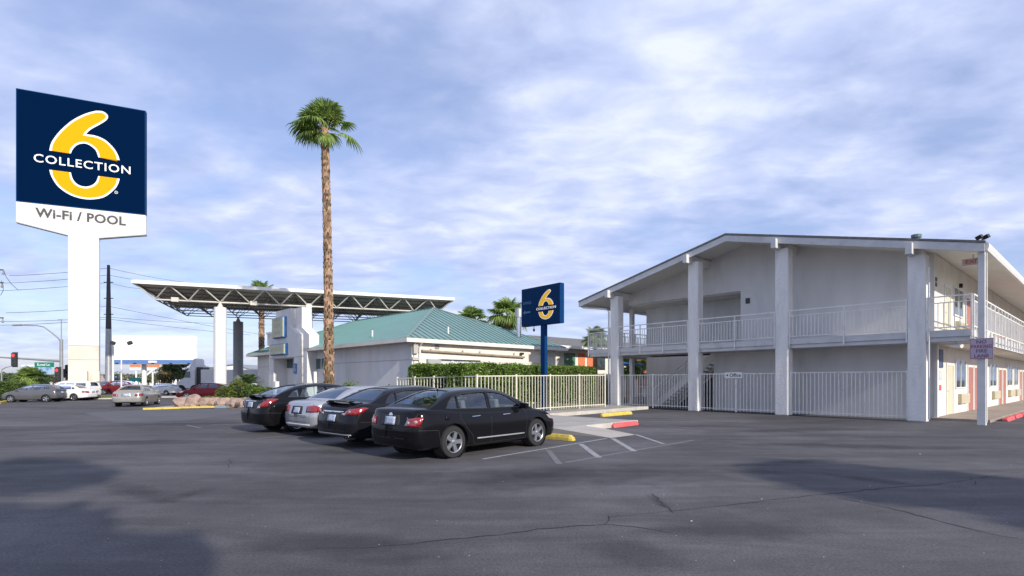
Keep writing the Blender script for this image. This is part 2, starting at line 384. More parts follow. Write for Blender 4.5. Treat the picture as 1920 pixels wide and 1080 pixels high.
def line(p, q, w=.10, m=None, name='painted_line', z=.004):
    a, b = G(*p), G(*q); d = (b-a).normalized(); n = Vector((-d.y, d.x, 0))*w/2
    return sheet(name, [a+n, b+n, b-n, a-n], z, m or m_paint)
line((905,861),(1137,822.3),.09); line((1060,867.5),(1300,825.5),.10, m_paint2); line((1027,843.6),(1049,871),.12, m_paint2, z=.006)
line((1089,833),(1123,858.6),.13, m_paint, z=.006); line((1148.7,822.5),(1190,846.8),.13, m_paint, z=.006); line((1192,815),(1244.7,832.8),.10, m_paint, z=.006)
line((1178,780.4),(1378,790.7),.09, m_paint2); line((1197,795),(1300,803),.09, m_paint2)
line((350,797),(376,802.6),.10, m_paint2); line((425,811),(470,808.6),.11, m_paint2); line((482,823),(560,815),.11, m_paint2); line((395,796.5),(462,795.5),.10, m_paint2); line((232,780.5),(310,779.3),.14, m_paint2, z=.0085)
# cracks: open joints in the tar
def crack(px, w=.018, seed=1):
    r = random.Random(seed); pts = [G(*p) for p in px]; out = []
    for a, b in zip(pts, pts[1:]):
        n = max(2, int((b-a).length/.12)); d = (b-a); nn = Vector((-d.y, d.x, 0)).normalized()
        for k in range(n): out.append(a+d*k/n+nn*r.gauss(0, .016))
    out.append(pts[-1]); mb = MB(); vs = []; m = len(out)
    for i, p in enumerate(out):
        d = (out[min(i+1,m-1)]-out[max(i-1,0)]).normalized(); nn = Vector((-d.y, d.x, 0)); ww = w*(.35+.9*r.random())*(.3+.7*math.sin(math.pi*(i+.5)/m))
        vs += [p+nn*ww/2, p-nn*ww/2]
    mb.add([(v.x, v.y, .0035) for v in vs], [(2*i, 2*i+1, 2*i+3, 2*i+2) for i in range(m-1)])
    return struct(mb.build('ground_crack', m_crack, fixn=False))
crack([(585,1030),(700,1026),(960,1000),(1060,988),(1140,984),(1180,987),(1260,1000)], .022, 1)
crack([(1140,984),(1141,968)], .02, 2)
crack([(1141,970),(1300,955),(1440,938),(1560,925),(1660,915),(1740,910),(1920,884)], .020, 3)
crack([(1570,934),(1640,947),(1720,966),(1850,1000),(1960,1022)], .020, 4)
crack([(1225,926),(1262,962)], .022, 5)
crack([(425,880),(432,868),(430,860)], .015, 6)
crack([(1828,902),(1829,910)], .02, 7)
# patched dark sealant marks
def stainmat():
    m = bpy.data.materials.new('tar_stain'); m.use_nodes = True; nt = m.node_tree; N = nt.nodes; L = nt.links; b = N['Principled BSDF']
    b.inputs['Base Color'].default_value = (.045,.044,.048,1); b.inputs['Roughness'].default_value = .7; b.inputs['Specular IOR Level'].default_value = .2
    t = N.new('ShaderNodeTexCoord'); g = N.new('ShaderNodeVectorMath'); g.operation = 'LENGTH'; L.new(t.outputs['Object'], g.inputs[0])
    gi = N.new('ShaderNodeNewGeometry'); n = N.new('ShaderNodeTexNoise'); n.inputs['Scale'].default_value = 1.6; n.inputs['Detail'].default_value = 8; n.inputs['Roughness'].default_value = .65; L.new(gi.outputs['Position'], n.inputs[0])
    a = N.new('ShaderNodeMath'); a.operation = 'MULTIPLY_ADD'; L.new(n.outputs[0], a.inputs[0]); a.inputs[1].default_value = 1.6; L.new(g.outputs['Value'], a.inputs[2])
    r = N.new('ShaderNodeMapRange'); L.new(a.outputs[0], r.inputs[0]); r.inputs['From Min'].default_value = 1.0; r.inputs['From Max'].default_value = 1.62; r.inputs['To Min'].default_value = .27; r.inputs['To Max'].default_value = 0
    L.new(r.outputs[0], b.inputs['Alpha']); return m
m_seal = stainmat()
def blot(a, b, w, z):
    a = G(*a); b = G(*b); c = (a+b)/2; d = b-a; o = MB().add([(-1,-1,0),(1,-1,0),(1,1,0),(-1,1,0)], [(0,1,2,3)]).build('tar_stain', m_seal, fixn=False)
    o.location = (c.x, c.y, z); o.scale = (d.length/2*1.25, w, 1); o.rotation_euler = (0,0,math.atan2(d.y,d.x)); struct(o)
for k, (a, b, w) in enumerate((((1370,874),(1610,858),.35),((1540,888),(1720,910),.35),((540,846),(690,850),.5),((200,905),(330,945),.35),((300,946),(400,912),.25),((960,885),(1060,898),.5),((1080,1018),(1330,1060),.5),
    ((60,800),(560,792),1.2),((1215,925),(1262,962),.12),((700,900),(1500,884),1.3),((420,1010),(900,1040),.6),((1160,1000),(1600,985),.6),((40,835),(420,826),.9),((1300,812),(1700,800),1.0),((1290,830),(1850,842),.7))): blot(a, b, w, .0015+k*.00008)
# litter specks
r_ = random.Random(11)
gr = MB()
for k in range(70):
    y = 760+(r_.random()**.8)*315; x = r_.uniform(150, 1900); p = G(x, y); s = r_.uniform(.0022, .0055)*(1 if r_.random() < .95 else 2.4)
    a = r_.random()*6; gr.obox((p.x, p.y, s*.4), (s*math.cos(a), s*math.sin(a), 0), (-s*.6*math.sin(a), s*.6*math.cos(a), 0), (0,0,s*.4))
tag(gr.build('gravel', mat('pale_grit', (.45,.43,.40), .9)), 'pale grit and litter flecks scattered over the asphalt', 'gravel', kind='stuff')

# raised concrete by the blue sign post
Q = Vector((.667,.745,0)).normalized(); QN = Vector((-.745,.667,0)).normalized()
def slab(name, pts, z0, z1, m, bevel=.012):
    mb = MB(); mb.prism([(p[0], p[1]) for p in pts], 'z', z0, z1); return struct(mb.build(name, m, bevel=bevel))
K0, K1 = G(1067,779.5), G(1216,767.2)
kd = (K1-K0).normalized(); K00 = K0-kd*2.2
slab('pavement', [K00+QN*.16, K1+QN*.16, K1+QN*5.2+Q*.2, K00+QN*5.2], -.1, .146, m_conc)
slab('kerb', [K00, K1, K1+QN*.16, K00+QN*.16], -.1, .152, m_conc2)
zt_ = .150
tip = [(1.40,21.2),(4.25,18.3),(3.24,17.25),(2.2,16.2),(1.19,15.35),(-.9,17.3),(-.4,20.0)]
slab('pavement', tip, -.1, zt_, m_conc)
kb = MB()
for a, b in (((4.25,18.3),(3.24,17.25)), ((3.24,17.25),(2.2,16.2))):
    a, b = Vector((*a,0)), Vector((*b,0)); d = (b-a).normalized(); n = Vector((-d.y,d.x,0)); kb.obox((a+b)/2+Vector((0,0,.03))+n*.01, (b-a)/2, n*.075, (0,0,.125))
struct(kb.build('kerb', m_conc2, bevel=.012))
rm = MB(); rm.add([(1.19,15.35,.146),(2.2,16.2,.146),(2.86,16.8,.01),(3.43,14.9,.006),(2.59,14.05,.006),(1.19,15.35,-.05),(2.2,16.2,-.05),(2.86,16.8,-.05),(3.43,14.9,-.05),(2.59,14.05,-.05)],
   [(0,4,3,1),(1,3,2),(0,5,9,4),(1,2,7,6),(3,8,7,2),(4,9,8,3)])
struct(rm.build('kerb_ramp', mat('pale_ramp_concrete', (.40,.37,.33), .85, var=.1, vscale=2, bump=.3, bscale=40)))
tag_ct = [0]
def stop(a, b, m, label, w=.20, h=.14):
    a = Vector((a[0],a[1],0)); b = Vector((b[0],b[1],0)); L_ = (b-a).length; d = (b-a).normalized()
    mb = MB(); xs = [(0,.7,.55),(.10,1,.97),(.14,1,1),(L_-.14,1,1),(L_-.10,1,.97),(L_,.7,.55)]; vs = []
    for x, kw, kh in xs: vs += [(x,-w/2*kw,0),(x,-w/2*kw*.92,h*.45*kh),(x,-w*.27*kw,h*kh),(x,w*.27*kw,h*kh),(x,w/2*kw*.92,h*.45*kh),(x,w/2*kw,0)]
    mb.add(vs, [(i*6+k, i*6+k+1, (i+1)*6+k+1, (i+1)*6+k) for i in range(5) for k in range(5)]+[tuple(range(6)), tuple(30+k for k in range(6))])
    o = mb.build('wheel_stop', m, bevel=.012); o.location = (a.x, a.y, .003); o.rotation_euler = (0,0,math.atan2(d.y,d.x)); tag(o, label, 'wheel stop', 'painted concrete wheel stops'); return o
stop((1.55,13.35),(.2,14.6), m_yel, 'yellow wheel stop in front of the nearest black sedan')
stop((3.72,22.2),(5.35,23.95), m_yel, 'yellow wheel stop below the pavement, opposite the first column')
stop((3.20,17.05),(4.28,18.25), m_redk, 'red wheel stop against the tip of the concrete pavement')

# ------------------------------------------------------------------ motel: local x runs to the near right corner, y back along the wing
MA = math.atan2(-.7544, .6564); MP = Vector((11.8, 23.0, 0))
motel = thing('motel_building', 'two-storey white motel wing with low gable roof, square stucco columns and balconies', 'building', MP, MA)
YE = 1.7; YL = 42.0; XL, XR = -9.5, 4.8; EL, ER, RX = -11.5, 6.5, -2.5; ZE, ZR = 6.13, 8.22
def rz(x): return ZE+(ZR-ZE)*(1-abs(x-RX)/(9.0))
Z1 = 2.90; Z2 = 3.30
# roof: gable slab
rf = MB(); th = .06
rf.prism([(EL-.05, ZE-.02), (RX, ZR), (ER+.05, ZE-.02), (ER+.05, ZE+.06), (RX, ZR+.09), (EL-.05, ZE+.06)], 'y', -.42, YL+.5)
roof = rf.build('roof', m_shingle, motel)
sf = MB(); sf.prism([(EL+.08, ZE-.09), (RX, ZR-.075), (ER-.08, ZE-.09), (ER-.08, ZE-.024), (RX, ZR-.003), (EL+.08, ZE-.024)], 'y', -.33, YL+.4)
sf.build('soffit', m_soffit, motel)
fb = MB()   # barge boards on the gable, gutters along the eaves
fb.prism([(EL-.03, ZE-.30), (RX, ZR-.28), (ER+.03, ZE-.30), (ER+.03, ZE-.025), (RX, ZR-.005), (EL-.03, ZE-.025)], 'y', -.40, -.335)
fb.build('barge_board', m_fascia, motel)
MB().prism([(ER+.0,ZE-.26),(ER+.09,ZE-.26),(ER+.13,ZE-.14),(ER+.13,ZE-.025),(ER+.0,ZE-.025)], 'y', -.30, YL).build('gutter', m_frame, motel)
MB().prism([(EL,ZE-.26),(EL-.09,ZE-.26),(EL-.13,ZE-.14),(EL-.13,ZE-.025),(EL,ZE-.025)], 'y', -.30, YL).build('gutter', m_frame, motel)
# walls
w = MB()
w.prism([(XL, Z2), (XL, rz(XL)-.1), (RX, ZR-.08), (XR, rz(XR)-.1), (XR, Z2), (-2.8, Z2), (-2.8, 5.92), (XL, 5.92)][::-1] if False else
        [(-2.8, Z2), (XR, Z2), (XR, rz(XR)-.1), (RX, ZR-.08), (XL, rz(XL)-.1), (XL, 5.92), (-2.8, 5.92)], 'y', YE, YE+.2)
w.box(-4.2, YE, 0, XR, YE+.2, Z1)
w.build('end_wall', m_stucco_s, motel)
w = MB()
w.box(XL, YE+.2, Z2, -2.8, YE+.201+.0, 5.92) if False else None
w.box(XL, 3.46, Z2, -2.8, 3.6, 6.4); w.box(-2.8, YE+.2, Z2, -2.66, 3.6, 6.4); w.box(XL, 3.46, 0, -3.6, 3.6, Z1); w.box(-4.2, YE+.2, 0, -4.06, 3.46, Z1)
w.build('stair_recess_wall', m_stucco_s, motel)
MB().box(XL, YE+.2, 5.86, -2.8, 3.46, 5.92).build('recess_ceiling', m_soffit, motel)
MB().box(XL, 3.6, 0, XL+.2, YL, rz(XL)-.1).build('side_wall', m_stucco_s, motel)
sw = MB(); sw.box(XR-.2, YE+.2, 0, XR, YL, Z1); sw.box(XR-.2, YE+.2, Z2, XR, YL, rz(XR)-.12); sw.build('side_wall', m_cream, motel)
MB().box(XL, YL-.2, 0, XR, YL, 6.0).build('back_wall', m_stucco_s, motel)
MB().box(XR+.003, 1.66, 0, XR+.10, 1.90, Z1).build('corner_pilaster', m_stucco_s, motel)
# floor slab with a two-step edge
sb = MB(); sb.box(-11.1, .0, Z1+.16, 6.14, YE+.1, Z2); sb.box(XR-.1, YE+.1, Z1+.16, 6.14, YL, Z2); sb.box(-11.1, YE+.1, Z1+.16, XL+.1, YL, Z2)
sb.build('balcony_slab', m_slab, motel)
sb = MB(); sb.box(-11.05, .05, Z1, 6.09, YE+.1, Z1+.158); sb.box(XR-.1, YE+.1, Z1, 6.09, YL, Z1+.158); sb.box(-11.05, YE+.1, Z1, XL+.1, YL, Z1+.158)
sb.build('balcony_beam', m_slab, motel)
MB().box(XR+.01, YE+.1, Z1-.02, 6.0, YL, Z1-.003).build('balcony_soffit', m_soffit, motel)
# columns
for x0 in (4.33, -.42, -4.62, -9.46):
    x1 = x0+.55; top = min(rz(x0), rz(x1))-.38
    MB().box(x0, -.08, 0, x1, .44, top).build('column', m_stucco, motel, bevel=.045)
    xc = (x0+x1)/2-.12
    MB().box(xc-.10, -.62, rz(xc)-.52, xc+.10, .7, rz(xc)-.12).build('beam_end', m_fascia, motel)
    MB().box(xc-.10, .7, rz(xc)-.50, xc+.10, YE, rz(xc)-.14).build('outrigger_beam', m_soffit, motel)
for y in (3.9, 9.6):   # posts on the far side of the left walkway
    MB().box(-11.1, y, 0, -10.85, y+.25, ZE-.1).build('walkway_post', m_stucco, motel, bevel=.02)
# near corner post
MB().box(6.34, -.28, 0, 6.52, -.10, 5.86).build('corner_post', m_slab, motel, bevel=.01)
MB().box(6.32, -.30, 0, 6.545, -.08, 2.32).build('corner_post_sleeve', m_slab, motel, bevel=.012)
MB().tube([(6.56,-.2,.1),(6.56,-.2,2.0),(6.56,-.14,3.5),(6.56,-.2,5.8)], .016, 6).build('conduit', m_frame, motel)
MB().tube([(4.96,-.02,0.1),(4.96,-.02,5.6)], .03, 8).build('downpipe', m_frame, motel)
MB().tube([(-11.45,-.25,5.85),(-11.3,-.25,5.78),(-9.75,-.05,5.55),(-9.6,-.02,5.4),(-9.6,-.02,.1)], .045, 8).build('downpipe', m_frame, motel)
# balcony rails
def railing(p, q, z0, drop, name='balcony_railing', npost=None, post_sp=1.15):
    p = Vector(p); q = Vector(q); L_ = (q-p).length; d = (q-p)/L_; n = Vector((-d.y, d.x, 0))
    mb = MB()
    for zz, t in ((1.19,.045),(.97,.035),(.09,.035)): mb.obox((p+q)/2+Vector((0,0,z0+zz)), d*L_/2, n*t/2, (0,0,t/2))
    k = int(L_/.14)
    for i in range(1, k): c = p+d*(L_*i/k); mb.obox(c+Vector((0,0,z0+.53)), d*.012, n*.012, (0,0,.44))
    o = mb.build(name, m_rail, motel)
    np_ = npost or max(2, int(round(L_/post_sp))+1)
    for i in range(np_):
        c = p+d*(L_*i/(np_-1)); MB().obox(c-n*.0+Vector((0,0,z0+(1.2-drop)/2)), d*.022, n*.026, (0,0,(1.2+drop)/2)).build('railing_post', m_rail, o)
    return o
yr = -.035
for a, b, npst in ((4.92, 6.14, 2), (.17, 4.30, 3), (-4.05, -.45, 3), (-8.88, -4.65, 4), (-11.1, -9.5, 2)):
    railing((a, yr, 0), (b, yr, 0), Z2, .38, npost=npst)
for k in range(9): railing((6.18, yr+.1+4.6*k, 0), (6.18, yr+4.6*(k+1), 0), Z2, .40, post_sp=.92)
for k in range(2): railing((-11.14, yr+.1+4.6*k, 0), (-11.14, yr+4.6*(k+1), 0), Z2, .38)
# stairs in the recess
st = MB(); sx0, sz0, sx1, sz1 = -8.1, .05, -4.15, 2.95
for yy in (2.05, 3.30): st.prism([(sx0-.12, sz0), (sx0+.40, sz0), (sx1+.16, sz1-.12), (sx1-.16, sz1+.14)], 'y', yy, yy+.06)
stair = st.build('stair_stringer', m_white, motel)
MB().prism([(-7.4,.02),(-4.4,.02),(-4.4,2.3)], 'y', 3.40, 3.455).build('stair_shade_panel', m_int, motel)  # flat dark panel painting the deep shade under the stairs
st = MB(); nstep = 16
for i in range(nstep):
    t = (i+.5)/nstep; st.box(sx0+(sx1-sx0)*t-.15, 2.12, sz0+(sz1-sz0)*t+.02, sx0+(sx1-sx0)*t+.15, 3.30, sz0+(sz1-sz0)*t+.07)
st.build('stair_tread', m_rail, motel)
st = MB(); st.bar((sx0+.1,2.08,1.05),(sx1,2.08,3.95),.045); st.bar((sx0+.1,2.08,.8),(sx1,2.08,3.7),.035)
for i in range(5): t = i/4; x = sx0+.1+(sx1-sx0-.1)*t; z = .1+2.9*t; st.box(x-.02,2.06,z,x+.02,2.10,z+.95)
st.build('stair_handrail', m_rail, motel)
# side wall doors, windows, cooling units
def ypx(px):
    p = (px-960)/1000; return (14.95-19.38*p)/(.6562*p-.7546)
def door(y0, y1, z0, m, nm='door', h=2.03):
    fr = MB(); fr.box(XR-.02, y0-.09, z0, XR+.035, y0, z0+h+.09); fr.box(XR-.02, y1, z0, XR+.035, y1+.09, z0+h+.09); fr.box(XR-.02, y0, z0+h, XR+.035, y1, z0+h+.09)
    f = fr.build('door_frame', m_frame, motel)
    d = MB().box(XR-.02, y0+.004, z0+.01, XR+.018, y1-.004, z0+h-.004).build(nm, m, motel)
    MB().lathe([(.0,0),(.022,.0),(.026,.03),(.0,.05)], 10, 'x', (XR+.02, y0+.09, z0+.98)).build('door_handle', m_galv, d)
def window(y0, y1, z0, z1, seed):
    fr = MB()
    for a in ((y0-.06,z0-.06,y1+.06,z0),(y0-.06,z1,y1+.06,z1+.06),(y0-.06,z0,y0,z1),(y1,z0,y1+.06,z1),((y0+y1)/2-.02,z0,(y0+y1)/2+.02,z1)): fr.box(XR-.02, a[0], a[1], XR+.045, a[2], a[3])
    f = fr.build('window', m_frame, motel); MB().box(XR-.02, y0, z0, XR+.008, y1, z1).build('window_curtain', m_curtain, f)
    MB().box(XR+.014, y0, z0, XR+.02, y1, z1).build('window_pane', m_glass, f)
def ac(y0, y1, z0):
    mb = MB(); mb.box(XR, y0, z0, XR+.13, y1, z0+.42)
    for k in range(7): mb.box(XR+.13, y0+.04, z0+.05+k*.048, XR+.142, y1-.04, z0+.07+k*.048)
    mb.build('cooling_unit', m_ac, motel)
zg = .10
door(ypx(1774.5), ypx(1786), zg, m_bdoor); window(ypx(1791), ypx(1809), 1.22, 2.38, 1); ac(ypx(1796), ypx(1812), .50)
y = ypx(1814.5)
door(y, ypx(1823), zg, m_door); door(ypx(1826), ypx(1834), zg, m_door)
window(ypx(1855), ypx(1867), 1.22, 2.38, 2); ac(ypx(1859.5), ypx(1871), .50)
door(ypx(1872), ypx(1877.3), zg, m_door); door(ypx(1880), ypx(1885), zg, m_door)
window(ypx(1888), ypx(1897), 1.22, 2.38, 3); window(ypx(1901), ypx(1908), 1.22, 2.38, 3); ac(ypx(1890), ypx(1899), .5); ac(ypx(1902.5), ypx(1910), .5)
door(ypx(1911.5), ypx(1915), zg, m_door); door(ypx(1917), ypx(1920.5), zg, m_door)
for yy in (32.5, 37.0): window(yy, yy+1.6, 1.22, 2.38, 4); ac(yy+.2, yy+1.2, .5); door(yy+1.9, yy+2.8, zg, m_door)
door(ypx(1771), ypx(1781), Z2, m_bdoor); window(ypx(1787.5), ypx(1804), Z2+1.05, Z2+2.2, 5); ac(ypx(1791), ypx(1808), Z2+.35); door(ypx(1811), ypx(1819), Z2, m_door); door(ypx(1822.5), ypx(1830), Z2, m_door)
yy = 9.2
while yy < 38: window(yy, yy+1.6, Z2+1.05, Z2+2.2, 6); ac(yy+.2, yy+1.2, Z2+.35); door(yy+2.2, yy+3.1, Z2, m_door); door(yy+3.4, yy+4.3, Z2, m_door); yy += 6.0
# walkway by the side wall
wk = MB(); wk.box(XR-.05, 1.4, -.1, 6.45, YL, .10); o = wk.build('walkway', mat('walkway_concrete', (.30,.25,.21), .85, var=.15, vscale=1.2, dirt=(.2,.17,.15), dscale=1), bevel=.015); o.matrix_world = Matrix.Translation(MP) @ Matrix.Rotation(MA, 4, 'Z'); struct(o)
def mw(x, y, z=0): return MP+Matrix.Rotation(MA, 3, 'Z')@Vector((x, y, z))
for k, lab in enumerate(('red wheel stop at the walkway, nearest the corner post', 'second red wheel stop along the walkway from the corner post', 'third red wheel stop along the walkway, at the frame edge')):
    a = mw(6.72, 2.6+k*2.35); b = mw(6.72, 4.4+k*2.35); stop(a, b, m_redk, lab)
# small things on the building
def onm(name, label, cat, mb, m, **k):
    o = mb.build(name, m, **k); o.matrix_world = Matrix.Translation(MP) @ Matrix.Rotation(MA, 4, 'Z'); return tag(o, label, cat)
fl = thing('floodlight', 'black twin floodlight on the roof corner above the post', 'floodlight', mw(6.45, -.20, ZE+.06), MA); fl.scale = (.62,.62,.62)
MB().cyl(0,0,0,.14,.025,8).build('stem', m_black, fl)
for sx, sy in ((-.12,-.1),(.14,.05)): MB().obox((sx, sy, .26), (.13,-.05,.05), (.03,.09,.02), (-.04,-.02,.09)).build('lamp_head', m_black, fl, bevel=.02)
MB().box(-.05,-.03,.13,.05,.03,.18).build('bracket', m_black, fl)
def vent(x, y, s, label, name='roof_vent', m=None, hh=.3):
    v = thing(name, label, 'roof vent', mw(x, y, rz(x)+.05), MA); MB().cyl(0,0,-.1,hh*.7,s*.35,12).build('pipe', m or m_galv, v); MB().cyl(0,0,hh*.7,hh,s*.5,12).build('cap', m or m_galv, v)
vent(4.4, .9, .34, 'green-grey square vent box standing on the motel roof', m=mat('green_vent', (.10,.17,.16), .6), hh=.38)
vent(.6, .6, .14, 'small pipe vent on the motel roof right of the ridge', hh=.2); vent(5.5, 2.2, .3, 'low metal vent near the motel roof corner', hh=.22)
vent(-8.9, .5, .14, 'small pipe vent low on the left slope of the motel roof', hh=.16)
# EXIT sign under the soffit
ex = thing('exit_sign', 'small red-lettered EXIT sign hanging under the motel soffit', 'sign', mw(6.05, .9, 5.75), MA)
MB().box(-.30,-.03,-.12,.30,.03,.12).build('panel', mat('pale_pink_panel', (.62,.50,.46), .6), ex)
t = text_mb('EXIT', .21, .01); place(t, (0,-.036,0), (1,0,0), (0,0,1)); t.build('lettering', m_redk, ex)
MB().box(-.015,-.015,.12,.015,.015,.26).build('hanger', m_frame, ex)
# NO PARKING FIRE LANE
np_ = thing('no_parking_sign', 'pink-grey NO PARKING FIRE LANE sign fixed to the corner post', 'sign', mw(6.44, -.33, -.16), MA); np_.scale = (.82, 1, .96)
ps = MB().box(-.36,-.012,2.50,.37,.012,3.22).build('sign_panel', mat('faded_pink_sign', (.46,.40,.50), .6, var=.12, vscale=5), np_)
bd = MB()
for a in ((-.35,2.51,.36,2.525),(-.35,3.195,.36,3.21),(-.35,2.51,-.338,3.21),(.348,2.51,.36,3.21)): bd.box(a[0],-.016,a[1],a[2],-.0125,a[3])
bd.build('border', mat('faded_red_ink', (.30,.06,.09), .6), np_)
for txt, zz, sz, sq in (('NO', 3.09, .17, 1.2), ('PARKING', 2.93, .165, .92), ('FIRE', 2.77, .165, 1.15), ('LANE', 2.60, .165, 1.15)):
    t = text_mb(txt, sz, .003, sq, 1.05, .003); place(t, (0,-.015,zz), (1,0,0), (0,0,1)); t.build('lettering', mat('faded_ink', (.14,.07,.13), .6) if txt != 'PARKING' else MATS['faded_red_ink'], np_)
# wall things by the corner
onm('wall_sign', 'dark blue notice board high on the sunlit wall beside the beige door', 'sign', MB().box(XR+.004, ypx(1759), 2.02, XR+.04, ypx(1766.5), 2.74), mat('dark_blue_notice', (.06,.08,.16), .5, var=.7, vscale=9))
onm('wall_notice', 'small white notice on the sunlit wall above the fire alarm', 'notice', MB().box(XR+.004, ypx(1760), 1.55, XR+.02, ypx(1766), 1.92), mat('white_notice', (.6,.6,.62), .5, var=.3, vscale=20))
onm('fire_alarm', 'small red fire alarm box on the sunlit wall near the corner', 'alarm', MB().box(XR+.004, ypx(1756), 1.12, XR+.08, ypx(1760.5), 1.34), m_redk, bevel=.01)
onm('house_number', 'dark house number high on the upper wall near the corner', 'number', MB().box(XR+.004, ypx(1753.5), 5.15, XR+.02, ypx(1756), 5.3).box(XR+.004, ypx(1753.5), 5.35, XR+.02, ypx(1756), 5.5), m_black)
onm('security_camera', 'white bullet camera under the balcony slab by the corner', 'camera', MB().tube([(5.5,.45,2.78),(5.85,.2,2.72)], .07, 12).box(5.6,.35,2.80,5.68,.43,2.9), m_white)
ds = onm('door_sign', 'small dark square sign on the upper end wall', 'sign', MB().box(-2.55, YE-.03, 5.25, -2.33, YE-.004, 5.52), m_ink, bevel=.02)
for nm_, x, y, z, lab in (('wall_lamp', XR, 6.3, Z2+2.3, 'small black lamp on the upper side wall'), ('wall_lamp', XR, 11.8, 2.35, 'small black lamp on the lower side wall')):
    onm(nm_, lab, 'lamp', MB().box(x+.003, y, z, x+.12, y+.14, z+.18), m_black, bevel=.02)
for k, (x, y, z) in enumerate(((-7.2, .9, 7.0), (-4.0, .8, 7.6))): pass
# ------------------------------------------------------------------ office with teal hip roof: local x towards the near corner, y along the sunlit face
OA = math.atan2(-.718, .696); OP = Vector((-5.5, 28.0, 0)); OM = Matrix.Translation(OP) @ Matrix.Rotation(OA, 4, 'Z')
def ow(x, y, z=0): return OM @ Vector((x, y, z))
LX, LY, OE, OR = 24.6, 12.9, 3.76, 6.55; hy = LY/2; hi = 6.6
office = thing('office_building', 'single-storey white office with teal standing-seam hip roof', 'building', OP, OA)
rf = MB()
A0, A1, A2, A3 = (0,0,OE), (0,LY,OE), (-LX,LY,OE), (-LX,0,OE); R0, R1 = (-hi,hy,OR), (-LX+hi,hy,OR)
rf.add([A0,A1,A2,A3,R0,R1], [(0,1,4),(1,2,5,4),(2,3,5),(3,0,4,5)])
rf.add([(a[0],a[1],OE-.05) for a in (A0,A1,A2,A3)], [(0,1,2,3)])
roof = rf.build('roof', m_teal, office)
# standing seams of the sheet metal, part of the roof
sm = MB(); sp_ = .43
def seam(a, b, w=.035, h=.05):
    a = Vector(a); b = Vector(b); sm.bar(a+Vector((0,0,.02)), b+Vector((0,0,.02)), w, h)
k = 1
while k*sp_ < LY:
    y = k*sp_; t = min(y, LY-y)/hy; seam((0,y,OE), (-hi*t, y, OE+(OR-OE)*t), .05, .07); seam((-LX,y,OE), (-LX+hi*t, y, OE+(OR-OE)*t)); k += 1
k = 1
while k*sp_ < LX:
    x = k*sp_; t = min(1, x/hi, (LX-x)/hi)
    if True: seam((-x,0,OE), (-x, hy*t, OE+(OR-OE)*t), .018, .02); seam((-x,LY,OE), (-x, LY-hy*t, OE+(OR-OE)*t), .03, .04)
    k += 1
sm.build('roof_seams', mat('teal_seam', (.14,.33,.31), .42, metal=.15), roof)
cp = MB()
for a, b in ((A0,R0),(A1,R0),(A2,R1),(A3,R1),(R0,R1)): cp.bar(Vector(a)+Vector((0,0,.03)), Vector(b)+Vector((0,0,.03)), .16, .05)
cp.build('ridge_cap', m_teal, roof)
ft = MB()
for a in ((-LX-.02,-.10,.02,-.01),(-LX-.02,LY+.01,.02,LY+.10),): ft.box(a[0],a[1],OE-.22,a[2],a[3],OE-.01)
for a in ((.021,-.10,.11,LY+.10),(-LX-.11,-.10,-LX-.021,LY+.10)): ft.box(a[0],a[1],OE-.22,a[2],a[3],OE-.01)
ft.build('gutter', m_cream, office)
MB().box(-LX,0,OE-.16,0,LY,OE-.06).build('soffit', m_soffit, office)
W0 = .6
wl_ = MB(); wl_.box(-.45,W0+.2,0,-.25,10.85,OE-.16); wl_.box(-.45,10.85,0,-1.3,LY-.6,OE-.16); wl_.build('side_wall', m_cream, office)
wl_ = MB(); wl_.box(-LX+.6,W0,0,-.25,W0+.2,OE-.16); wl_.build('front_wall', m_stucco_s, office)
wl_ = MB(); wl_.box(-LX+.6,LY-.8,0,-1.3,LY-.6,OE-.16); wl_.box(-LX+.6,W0+.2,0,-LX+.8,LY-.8,OE-.16); wl_.build('back_wall', m_stucco_s, office)
MB().box(-.248,W0+.003,2.62,-.242,10.8,2.64).box(-LX+.7,W0-.006,2.62,-.3,W0-.001,2.65).build('wall_joint', m_steel, office)
MB().box(-.25,10.5,0,-.19,10.84,OE-.18).build('pilaster', m_stucco_s, office)
for (x, y) in ((-.30, W0-.08), (-.17, W0+.30), (-.75, 12.2)): MB().tube([(.05,y,OE-.2),(x+.0,y,OE-.45),(x,y,.1)], .05, 8).build('downpipe', m_frame, office)
def oy(px): p = (px-960)/1000; return (-5.674-28.18*p)/(.696*p-.718)
def ox(px, off=W0): # local x on the shaded front wall (or a plane parallel to it)
    p = (px-960)/1000; X0 = -5.5+.718*off; Y0 = 28+.696*off; return -(X0-Y0*p)/(.696+.718*p)
# sunlit face: service pipe, vent, cabinet doors
pp = MB(); pp.tube([(-.15,oy(789),3.12),(-.15,oy(981),3.0)], .07, 10)
for px in (806,866,898,962): pp.cyl(-.15,oy(px),3.1,3.26,.03,6)
pp.build('service_pipe', mat('rusty_beige_pipe', (.34,.28,.21), .7, var=.2), office)
MB().box(-.25,oy(815),3.25,-.22,oy(823),3.50).build('wall_vent', m_steel, office)
MB().box(-.25,oy(799),1.2,-.05,oy(823),2.68).build('meter_cabinet', mat('grey_cabinet', (.35,.36,.37), .6), office)
MB().box(-.25,oy(824),1.0,-.20,oy(859),2.62).box(-.25,oy(860),1.0,-.20,oy(878),2.62).box(-.25,oy(879),1.0,-.20,oy(898),2.62).build('service_door', mat('pale_grey_door', (.55,.57,.60), .5, var=.05), office)
MB().box(-.25,oy(822),2.63,-.15,oy(899),2.70).build('door_canopy', m_dark, office)
MB().box(-.25,oy(773),2.95,-.10,oy(781),3.45).box(-.25,oy(772),2.6,-.15,oy(784),2.75).build('electrical_box', mat('beige_box', (.45,.42,.38), .6), office)
MB().obox((-.12, oy(976), 3.22), (.06,0,0), (0,.12,0), (0,0,.07)).build('wall_lamp', m_black, office)
